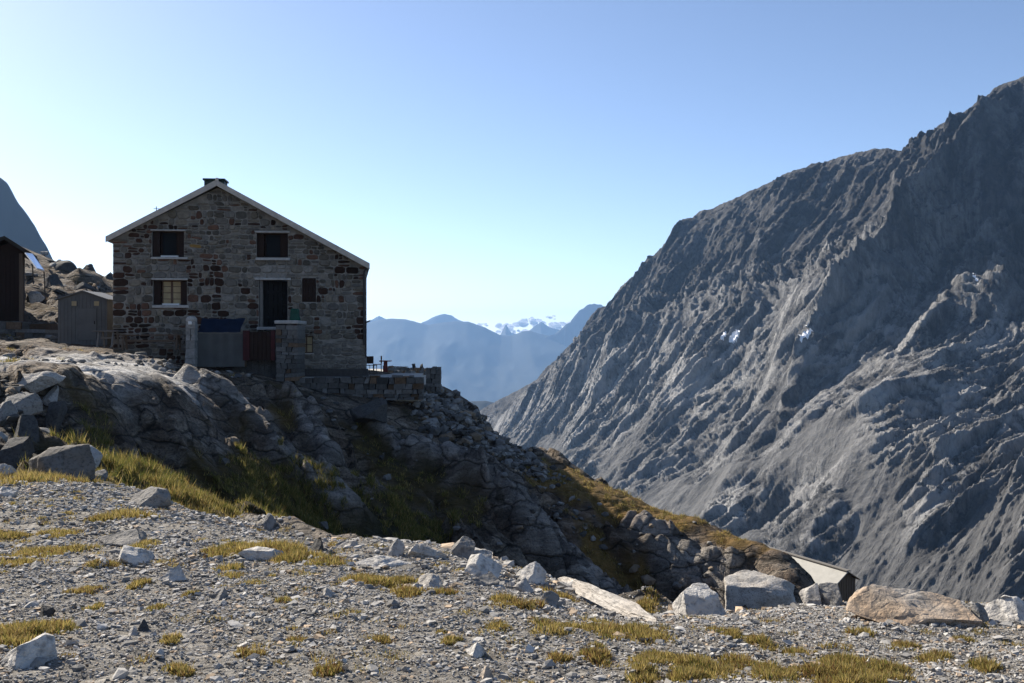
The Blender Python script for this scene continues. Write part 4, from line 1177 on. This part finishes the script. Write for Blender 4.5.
# ------------------------------------------------------------------ metal shed, lean-to, wooden hut and solar panel at the left
YS = 47.5
ms = empty('metal_shed', 'dark grey sheet metal shed with two small windows left of the hut', 'shed', (wx(82.5, YS), YS, wz(341, YS)))
hw = (wx(107, YS) - wx(58, YS)) / 2; he = wz(299, YS) - wz(341, YS); hp = wz(291.5, YS) - wz(341, YS); dp = 2.2
b = NB()
V_ = [(-hw, -.5), (hw, -.5), (hw, he), (0.05, hp), (-hw, he)]
fr = [b.verts.new((x, 0, z)) for x, z in V_]; bk = [b.verts.new((x, dp, z)) for x, z in V_]
b.faces.new(fr); b.faces.new(bk[::-1])
for i in range(5): b.faces.new((fr[i], bk[i], bk[(i + 1) % 5], fr[(i + 1) % 5]))
for k in range(13):
    x = -hw + .1 + k * (2 * hw - .2) / 12
    zt = he + (hp - he) * (1 - abs(x) / hw)
    box(b, x - .018, x + .018, -.02, -.002, -.45, zt - .08)
bm_obj('wall', b, MAT['sheet'], ms)
b = NB()
for s in (-1, 1):
    x1 = s * (hw + .1); z1 = he - .06
    hexa(b, [(0.05, -.12, hp), (x1, -.12, z1), (x1, dp + .1, z1), (0.05, dp + .1, hp)], [(0.05, -.12, hp + .05), (x1, -.12, z1 + .05), (x1, dp + .1, z1 + .05), (0.05, dp + .1, hp + .05)])
bm_obj('roof', b, MAT['sheet'], ms)
for px in (74.5, 97):
    b = NB(); x = wx(px, YS) - wx(82.5, YS); z = wz(303.5, YS) - wz(341, YS)
    box(b, x - .15, x + .15, -.045, -.021, z - .14, z + .14, .004); w_ = bm_obj('window', b, MAT['sheet'], ms)
    b = NB(); box(b, x - .115, x + .115, -.052, -.046, z - .105, z + .105); bm_obj('pane', b, MAT['cream'], w_)
b = NB(); x = wx(88, YS) - wx(82.5, YS); box(b, x - .42, x + .42, -.05, -.022, .05, 1.55, .006); d_ = bm_obj('door', b, MAT['sheet'], ms)
b = NB(); bar(b, (x + .33, -.07, .8), (x + .33, -.07, .95), .02); bm_obj('handle', b, MAT['iron'], d_)
Y2 = 49.
b = NB(); x0, x1 = wx(106.5, Y2), wx(116, Y2); box(b, x0, x1, Y2, Y2 + 1.2, wz(345, Y2) - .3, wz(305, Y2)); l_ = empty('lean_to', 'pale upright lean-to between metal shed and stone hut', 'lean-to', (x0, Y2, wz(345, Y2)))
bm = b
for v in bm.verts: v.co -= Vector((x0, Y2, wz(345, Y2)))
bm_obj('body', bm, MAT['whitepaint'], l_)  # white colour stands in for the sunlit brightness of this lean-to
b = NB(); box(b, -.06, x1 - x0 + .06, -.06, 1.26, wz(305, Y2) - wz(345, Y2) + .003, wz(303.5, Y2) - wz(345, Y2)); bm_obj('lean_to_cover', b, MAT['grey_timber'], l_)

YW = 54.
MAT['oldroof'] = mat_wood('old_roof_boards', (.045, .038, .032), False)
wh = empty('wooden_hut', 'old dark wooden hut with overhanging roof at the left border', 'hut', (wx(0, YW), YW, wz(330, YW)))
zz = lambda py: wz(py, YW) - wz(330, YW)
xx = lambda px: wx(px, YW) - wx(0, YW)
b = NB()
V_ = [(xx(-60), -.8), (xx(24), -.8), (xx(24), zz(253)), (xx(10), zz(243)), (xx(-60), zz(262))]
fr = [b.verts.new((x, 0, z)) for x, z in V_]; bk = [b.verts.new((x - 1.9, 4, z)) for x, z in V_]
b.faces.new(fr); b.faces.new(bk[::-1])
for i in range(5): b.faces.new((fr[i], bk[i], bk[(i + 1) % 5], fr[(i + 1) % 5]))
for k in range(18):
    x = xx(-55) + k * (xx(23) - xx(-55)) / 17; box(b, x - .06, x + .06, -.03, -.002, -.7, zz(262 if x < xx(-20) else 256))
bm_obj('wall', b, MAT['dark_timber'], wh)
b = NB()
for (xa, za, xb, zb) in ((xx(10), zz(237), xx(42), zz(257)), (xx(10), zz(237), xx(-70), zz(262))):
    hexa(b, [(xa, -.6, za - .2), (xb, -.6, zb - .2), (xb - 2.2, 4.4, zb - .2), (xa - 2.2, 4.4, za - .2)], [(xa, -.6, za), (xb, -.6, zb), (xb - 2.2, 4.4, zb), (xa - 2.2, 4.4, za)])
bm_obj('roof', b, MAT['oldroof'], wh)
b = NB(); beam(b, (xx(24), -.3, -.5), (xx(24), -.3, zz(254)), .16, .16); bm_obj('post', b, MAT['timber'], wh)
fw_ = stone_bm_obj('foundation_wall', dry_wall(None, wx(-60, 52), wx(48, 52), wz(352, 52), lambda t: wz(322, 52) - .10 * max(0, t - wx(20, 52)), 51.7, 53.6, .3, 41, .3, .9, .06), None, .07, .2, .15, 17)
tag(fw_, 'rough stone terrace wall under the old wooden hut', 'wall')
sp = empty('solar_panel', 'bright tilted solar panel beside the old wooden hut', 'solar panel', (wx(34, 52.5), 52.5, wz(276, 52.5)))
o0 = Vector(sp.location)
c_ = [Vector(W(25, 252.5, 51.8)) - o0, Vector(W(32.5, 253.5, 52.5)) - o0, Vector(W(44.5, 270.5, 51.2)) - o0, Vector(W(37, 268.5, 50.4)) - o0]
nn = (c_[1] - c_[0]).cross(c_[3] - c_[0]).normalized()
if nn.y > 0: nn = -nn
b = NB(); hexa(b, [p - nn * .05 for p in c_], [p for p in c_]); bm_obj('frame', b, MAT['whitepaint'], sp)
cen = sum(c_, Vector()) / 4
b = NB(); c2 = [cen + (p - cen) * .93 for p in c_]; hexa(b, [p + nn * .002 for p in c2], [p + nn * .012 for p in c2]); bm_obj('panel', b, MAT['solar'], sp)
for p in (c_[2], c_[1]):
    b = NB(); bar(b, p - nn * .05, (p.x, p.y + .1, p.z - 1.6), .03); bm_obj('leg', b, MAT['iron'], sp)

# ------------------------------------------------------------------ wooden shed beyond the ridge on the right
YD = 66.
apx = W(845, 570.5, YD)
wd = empty('plank_shed', 'brown plank shed with pale roof in the dip behind the boulders', 'shed', (apx[0], apx[1], apx[2] - 3.2), math.radians(24))
b = NB(); zr_ = 3.2; eL = (-2.0, zr_ - 1.55); eR = (1.0, zr_ - .62); LEN = 9.
# the ridge runs back and to the left; profile of the gable
V_ = [(-1.75, -1.), (.85, -1.), (.85, zr_ - .62), (0, zr_ - .08), (-1.75, zr_ - 1.42)]
fr = [b.verts.new((x, 0, z)) for x, z in V_]; bk = [b.verts.new((x, LEN, z)) for x, z in V_]
b.faces.new(fr); b.faces.new(bk[::-1])
for i in range(5): b.faces.new((fr[i], bk[i], bk[(i + 1) % 5], fr[(i + 1) % 5]))
for k in range(13):
    x = -1.7 + k * 2.5 / 12; zt = (zr_ - .08 + x * .766) if x < 0 else zr_ - .1 - x * .6
    box(b, x - .07, x + .07, -.025 - .008 * (k % 2), -.003, -.9, zt - .05)
bm_obj('wall', b, MAT['timber'], wd)
rf = None
for (e, m_) in ((eL, 'zinc'), (eR, 'timber')):
    b = NB(); hexa(b, [(0, -.3, zr_ - .05), (e[0], -.3, e[1] - .05), (e[0], LEN, e[1] - .05), (0, LEN, zr_ - .05)], [(0, -.3, zr_ + .02), (e[0], -.3, e[1] + .02), (e[0], LEN, e[1] + .02), (0, LEN, zr_ + .02)])
    bm_obj('roof', b, MAT[m_], wd)
b = NB(); beam(b, (0, -.34, zr_ + .05), (0, LEN, zr_ + .05), .34, .06); bm_obj('ridge_cap', b, MAT['grey_timber'], wd)

# ------------------------------------------------------------------ the big mountain
crest = np.array([(440, 440, 3300, 430), (490, 405, 3000, 470), (540, 378, 2850, 485), (575, 342, 2750, 494), (605, 309, 2650, 503), (640, 275, 2500, 515), (660, 250, 2420, 524), (700, 212, 2300, 543), (725, 203, 2230, 553), (790, 173, 2100, 582),
                  (850, 154, 2000, 612), (880, 148, 1950, 628), (910, 151, 1900, 648), (925, 136, 1850, 662), (965, 113, 1780, 702), (1000, 84, 1720, 745), (1013, 80, 1700, 762), (1060, 66, 1650, 822), (1200, 70, 1550, 940), (1400, 80, 1400, 1080), (1700, 160, 1200, 1320)], float)
NU, NV = 1050, 640
uu = np.linspace(0, 1, NU)
cl = np.concatenate([[0], np.cumsum(np.hypot(np.diff(crest[:, 0]), np.diff(crest[:, 1])))]); cl /= cl[-1]
cpx, cpy, cY, bpx = [np.interp(uu, cl, crest[:, i]) for i in range(4)]
bp = np.array([(430, 444, 2900), (500, 456, 2400), (600, 505, 1700), (700, 545, 1250), (800, 582, 1000), (900, 604, 850), (1024, 617, 750), (1320, 640, 600)], float)
bpy_, bY = np.interp(bpx, bp[:, 0], bp[:, 1]), np.interp(bpx, bp[:, 0], bp[:, 2])
Cw = np.stack([(cpx - CX) / F * cY, cY, -(cpy - CY) / F * cY], -1); Bw = np.stack([(bpx - CX) / F * bY, bY, -(bpy_ - CY) / F * bY], -1)
vv = np.linspace(-.18, 1.12, NV)
U, Vv = np.meshgrid(np.arange(NU), vv)
Pm_ = Cw[None] + (Bw - Cw)[None] * vv[:, None, None]
back = np.clip(-vv, 0, 1)[:, None]
drop = np.where(vv < 0, -2.3 * vv, 0)[:, None]
Pm_[:, :, 2] -= drop * (Cw[:, 2] - Bw[:, 2])[None] * 1.0
Lf = np.linalg.norm(Bw - Cw, axis=1)
acc = np.concatenate([[0], np.cumsum(np.linalg.norm(np.diff(Cw, axis=0), axis=1))])
A_ = np.broadcast_to(acc[None], U.shape).copy(); D_ = vv[:, None] * Lf[None]
# concave foot: rock wall above, gentler apron below
low = sstep(.55, 1., Vv)
N0 = np.array([-.36, -.50, .79])
wa = 46 * fbm(A_ / 260, D_ / 500, 201, 3); wb = 46 * fbm(A_ / 260, D_ / 500, 207, 3)
a2 = A_ + wa; d2 = D_ + wb
r1 = ridged(a2 / 330, d2 / 1700, 211, 3) - .55

# bands that run across the fall line low down, ribs that follow it high up
mixd = sstep(.30, .55, Vv)
th = -.04 - .50 * mixd
ct, st_ = np.cos(th), np.sin(th)
ra = A_ * ct - D_ * st_ + .35 * wa; rd = A_ * st_ + D_ * ct + .35 * wb
r2_ = ridged(ra / 150, rd / 800, 221, 3) - .55
r3 = ridged(ra / 60, rd / 380, 225, 7, .55) - .5
r4 = ridged(ra / 20 + .3 * fbm(A_ / 30, D_ / 50, 227, 2), rd / 85, 229, 5, .58) - .5
fC, eC = facets(ra / 24, rd / 44, 251, 1.6, 60)
fD, eD = facets(ra / 9, rd / 15, 261, 1.6, 60)
rn = fbm(A_ / 190, D_ / 190, 271, 4)
tal = sstep(-.1, .2, fbm(A_ / 140 + 7, D_ / 220, 281, 3) + 1.2 * (Vv - .80))
scr = .92 * sstep(.78, .92, Vv + .22 * rn) * tal
scr = np.maximum(scr, .85 * sstep(.0, .2, fbm(A_ / 170, D_ / 90, 283, 3) + .05) * np.exp(-((Vv - .46 - .06 * rn) / .035) ** 2))
gully = sstep(.10, .35, -r2_) * sstep(.35, .6, Vv) * .35
rockw = 1 - .88 * scr
top = sstep(0, .13, np.abs(Vv)) * .9 + .10
tp2 = sstep(0, .05, np.abs(Vv)) * .72 + .28
bench = sstep(.40, .46, Vv + .10 * rn) * 34 - sstep(.52, .75, Vv + .1 * rn) * 24
rough = .8 + .6 * fbm(A_ / 160, D_ / 160, 287, 2)
lf = .4 + .6 * sstep(np.interp(500, cpx, acc), np.interp(720, cpx, acc), A_)
disp = top * (66 * r1 * (1 - .5 * low) + 44 * r2_ * rockw) + tp2 * rockw * rough * (31 * r3 + 15 * r4 + 8 * fC + 4 * fD - 2.5 * (1 - sstep(0, .10, eC))) + bench
disp *= lf
disp += scr * (5 * ridged(a2 / 26, d2 / 420, 295, 4) + 1.6 * fbm(A_ / 6, D_ / 9, 297, 3))
# the shaded summit wall on the right: a big edge that stands out
eu = np.interp(1003, cpx, acc)
edge = (A_ - eu) - 40 * np.sin(D_ / 130) + .10 * D_
disp += 62 * np.exp(-np.abs(np.minimum(edge, 0)) / 60.) * sstep(.02, .2, Vv) * (1 - sstep(.45, .75, Vv)) * (edge < 0) + (62 * np.exp(-np.maximum(edge, 0) / 40.) - 150 * (1 - np.exp(-np.maximum(edge, 0) / 150.))) * sstep(.02, .2, Vv) * (1 - sstep(.5, .85, Vv)) * (edge >= 0)
Pm_ += disp[..., None] * N0
Pm_[:, :, 2] -= (18 * np.sin(np.clip((Vv - .5) / .5, 0, 1) * np.pi))
slabn = .55 * fC + .5 * fD + .9 * r3 + .9 * fbm(ra / 80, rd / 160, 301, 5) + .45 * fbm(ra / 7, rd / 40, 303, 4) + .16
warm = np.clip(sstep(.12, .55, slabn) * (.12 + .88 * sstep(.30, .62, Vv + .2 * rn)) * (1 - scr), 0, 1)
mi = np.arange(NU * NV).reshape(NV, NU)
mq = np.stack([mi[:-1, :-1], mi[1:, :-1], mi[1:, 1:], mi[:-1, 1:]], -1).reshape(-1, 4)
mo = mesh_np('mountain', Pm_.reshape(-1, 3), mq, MAT['mountain'], None, True, np.stack([np.clip(scr + gully, 0, 1), Vv, warm], -1).reshape(-1, 3))
_at = mo.data.attributes.new('face', 'FLOAT_VECTOR', 'POINT')
_at.data.foreach_set('vector', np.stack([a2, d2, np.zeros_like(a2)], -1).astype(np.float32).ravel())
tag(mo, 'bare grey rock mountain with gullies and scree filling the right side', 'mountain', kind='structure')
# old snow in its gullies: patches laid on the rock surface
SVv, SFf = [], []; base = 0
fx = CX + F * Pm_[:, :, 0] / Pm_[:, :, 1]; fy = CY - F * Pm_[:, :, 2] / Pm_[:, :, 1]
for (px, py, ang, ln, wd_) in [(734, 337, -58, 16, 7), (724, 335, -58, 10, 3), (805, 335, -35, 19, 6), (975, 278, 62, 8, 2.5), (812, 329, -35, 6, 2)]:
    ca, sa = math.cos(math.radians(ang)), math.sin(math.radians(ang))
    q = ((fx - px) * ca + (fy - py) * sa) / (ln / 2); w = (-(fx - px) * sa + (fy - py) * ca) / (wd_ / 2)
    inside = (q * q + w * w + .5 * fbm(fx / 5, fy / 5, 401, 3)) < 1
    inside[:int(.19 / 1.3 * NV)] = False
    jj, ii = np.where(inside[:-1, :-1])
    for j, i in zip(jj, ii):
        for (dj, di) in ((0, 0), (1, 0), (1, 1), (0, 1)): SVv.append(Pm_[j + dj, i + di] + N0 * 3.)
        SFf.append([base, base + 1, base + 2, base + 3]); base += 4
if SVv:
    tag(mesh_np('snow', np.array(SVv), np.array(SFf), MAT['snow'], None, True), 'last patches of old snow in the gullies of the rock mountain', 'snow', kind='stuff')

# ------------------------------------------------------------------ valley floor to the horizon
vx = np.concatenate([-grow(0.01, 16000, 30, 1.06)[::-1], grow(0.01, 16000, 30, 1.06)[1:]]); vy = np.concatenate([-grow(80, 3000, 60, 1.3)[::-1], grow(-60, 19500, 30, 1.05)])
VX, VY = np.meshgrid(vx, vy)
VZ = -95 - 165 * sstep(150, 600, VY) - 700 * sstep(2600, 11000, VY) + 10 * fbm(VX / 300, VY / 300, 501, 4) * sstep(100, 500, np.hypot(VX, VY))
vi = np.arange(VX.size).reshape(VX.shape)
vq = np.stack([vi[:-1, :-1], vi[:-1, 1:], vi[1:, 1:], vi[1:, :-1]], -1).reshape(-1, 4)
tag(mesh_np('valley_floor', np.stack([VX, VY, VZ], -1).reshape(-1, 3), vq, MAT['far'], None, True), 'deep valley floor running out to the far ranges', 'valley', kind='structure')


def range_(label, crest_px, Y, depth, foot, seed, mat, rough=.6, nu=420, nv=90):
    cpx_ = np.array(crest_px, float); px = np.linspace(cpx_[0, 0], cpx_[-1, 0], nu); py = np.interp(px, cpx_[:, 0], cpx_[:, 1])
    X = (px - CX) / F * Y; Z = -(py - CY) / F * Y
    v = np.linspace(-1, 1, nv)[:, None]
    s = np.abs(v)
    m = (s ** .85)
    ZZ = Z[None] * (1 - m) + foot * m
    YY = Y + v * depth + 0 * X[None]
    XX = X[None] + 0 * v
    k = depth
    n = ridged(XX / (k * .55) + .2 * YY / k, YY / (k * 1.2), seed, 5) - .6
    ZZ = ZZ + n * (Z[None] - foot) * .42 * np.clip(s * 3, 0, 1) * (1 - s * .4) * rough + fbm(XX / (k * .09), YY / (k * .09), seed + 5, 4) * (Z[None] - foot) * .02 * rough
    ii = np.arange(nu * nv).reshape(nv, nu)
    q = np.stack([ii[:-1, :-1], ii[:-1, 1:], ii[1:, 1:], ii[1:, :-1]], -1).reshape(-1, 4)
    o = mesh_np('mountain', np.stack([XX, YY, ZZ], -1).reshape(-1, 3), q, MAT[mat], None, True)
    return tag(o, label, 'mountain', kind='structure')


range_('blue hazy forested ridge across the valley behind the hut', [(-200, 330), (100, 322), (250, 318), (340, 318), (368, 321), (380, 318), (392, 317), (405, 317.5), (420, 321), (428, 323), (440, 321), (455, 319), (468, 319.5), (485, 325), (500, 333), (512, 334), (522, 330), (530, 329), (545, 333), (565, 338), (580, 345), (620, 356), (700, 380)], 14500, 3400, -990, 601, 'far')
range_('pale far range with a blunt summit behind the blue ridge', [(250, 330), (340, 325), (372, 318), (379, 314), (390, 319), (420, 322), (436, 314), (444, 312), (452, 314), (458, 318), (475, 324), (495, 332), (500, 334), (506, 322), (511, 331), (524, 334), (534, 325), (541, 320), (550, 326), (562, 329), (580, 325), (620, 322)], 17600, 1600, -990, 611, 'farrock', .5)
range_('highest far summit with pale flanks beside the rock mountain', [(520, 345), (555, 332), (570, 320), (579, 308), (587, 303), (594, 300.5), (602, 303), (612, 307), (640, 318), (700, 330)], 14400, 900, -990, 621, 'farrock', .7)
range_('low dark forested spur at the valley mouth', [(380, 412), (440, 404), (470, 399.5), (485, 399), (500, 402), (512, 404), (530, 409), (600, 420)], 4600, 700, -520, 631, 'far', .5, 200, 50)
range_('steep dark blue mountain flank behind the old wooden hut', [(-420, 190), (-250, 165), (-120, 160), (-60, 158), (-20, 161), (0, 171), (6, 176), (12, 187), (17, 197), (22, 204), (28, 213), (34, 222), (40, 234), (46, 243), (52, 256), (62, 275), (80, 300), (140, 330)], 2300, 650, -300, 641, 'leftrock', .55, 300, 120)

# ------------------------------------------------------------------ clouds over the far ranges (outside the haze)
cb_ = NB(); rr = random.Random(3)
YC = 24000.
for (px, py, w, h, n) in [(503, 326, 20, 7, 16), (530, 322, 30, 9, 22), (560, 324, 26, 8, 20), (551, 317, 8, 5, 6), (480, 324, 18, 5, 10), (580, 325, 14, 6, 10), (515, 331, 40, 6, 18), (565, 331, 40, 8, 18), (600, 327, 40, 5, 12), (529, 318, 6, 4, 5)]:
    for k in range(n):
        x = px + rr.uniform(-.5, .5) * w; y = py + rr.uniform(-.2, .5) * h; r = rr.uniform(.16, .34) * h
        p = W(x, y, YC + rr.uniform(-250, 250))
        bmesh.ops.create_icosphere(cb_, subdivisions=3, radius=r / F * YC, matrix=Matrix.Translation(p) @ Matrix.Diagonal((1.5, 1.2, .8, 1)))
for v in cb_.verts: v.co += mnoise.noise_vector(v.co / 60.) * 18 + mnoise.noise_vector(v.co / 22.) * 7
tag(bm_obj('clouds', cb_, MAT['cloud'], None, True), 'thin bank of small white clouds over the far ranges', 'clouds', kind='stuff')

# ------------------------------------------------------------------ haze
hm = bpy.data.materials.new('valley_haze'); hm.use_nodes = True
nt = hm.node_tree; nt.nodes.clear()
ho = nt.nodes.new('ShaderNodeOutputMaterial'); hv = nt.nodes.new('ShaderNodeVolumePrincipled')
nt.links.new(hv.outputs[0], ho.inputs['Volume'])
hv.inputs['Color'].default_value = (.33, .58, 1., 1)
hv.inputs['Density'].default_value = 4.1e-5
hv.inputs['Density Attribute'].default_value = ''
hv.inputs['Temperature Attribute'].default_value = ''
hv.inputs['Anisotropy'].default_value = .25
try: hm.cycles.homogeneous_volume = True
except Exception: pass
zlo = float(min(VZ.min(), -1000) - 60); zhi = max(float(Pm_[:, :, 2].max()) + 15., 605.)
hb_ = NB(); box(hb_, -16500, 16500, -3900, 20500, zlo, zhi)
hz = bm_obj('haze', hb_, hm); tag(hz, 'thin blue morning haze filling the valley air', 'haze', kind='stuff')

# ------------------------------------------------------------------ sky, sun, camera
sd = Vector((-1.03, 1., .93)).normalized()
elev = math.asin(sd.z); az = math.atan2(sd.x, sd.y)
world = bpy.data.worlds.new('World'); scene.world = world; world.use_nodes = True
wn_ = world.node_tree; wn_.nodes.clear()
wo = wn_.nodes.new('ShaderNodeOutputWorld'); bg = wn_.nodes.new('ShaderNodeBackground'); sky = wn_.nodes.new('ShaderNodeTexSky')
sky.sky_type = 'NISHITA'; sky.sun_disc = False; sky.sun_elevation = elev; sky.sun_rotation = az
sky.altitude = 2500; sky.air_density = .75; sky.dust_density = 2.6; sky.ozone_density = .8
wn_.links.new(sky.outputs[0], bg.inputs[0]); wn_.links.new(bg.outputs[0], wo.inputs[0]); bg.inputs[1].default_value = .10
sl = bpy.data.lights.new('sun', 'SUN'); sl.energy = 5.0; sl.angle = math.radians(.53); sl.color = (1., .92, .80)
so_ = bpy.data.objects.new('sun', sl); COL.objects.link(so_); so_.rotation_euler = sd.to_track_quat('Z', 'Y').to_euler()

cam = bpy.data.cameras.new('camera'); cam.sensor_width = 36.; cam.lens = 36. * F / 1024.; cam.clip_start = .1; cam.clip_end = 60000
co = bpy.data.objects.new('camera', cam); COL.objects.link(co); co.location = (0, 0, 0); co.rotation_euler = (math.pi / 2, 0, 0)
scene.camera = co
scene.view_settings.view_transform = 'Standard'; scene.view_settings.look = 'None'
scene.view_settings.exposure = .92; scene.view_settings.gamma = 1.; scene.view_settings.use_curve_mapping = False
scene.cycles.use_denoising = True
scene.cycles.max_bounces = 5; scene.cycles.volume_bounces = 0; scene.cycles.caustics_reflective = False; scene.cycles.caustics_refractive = False
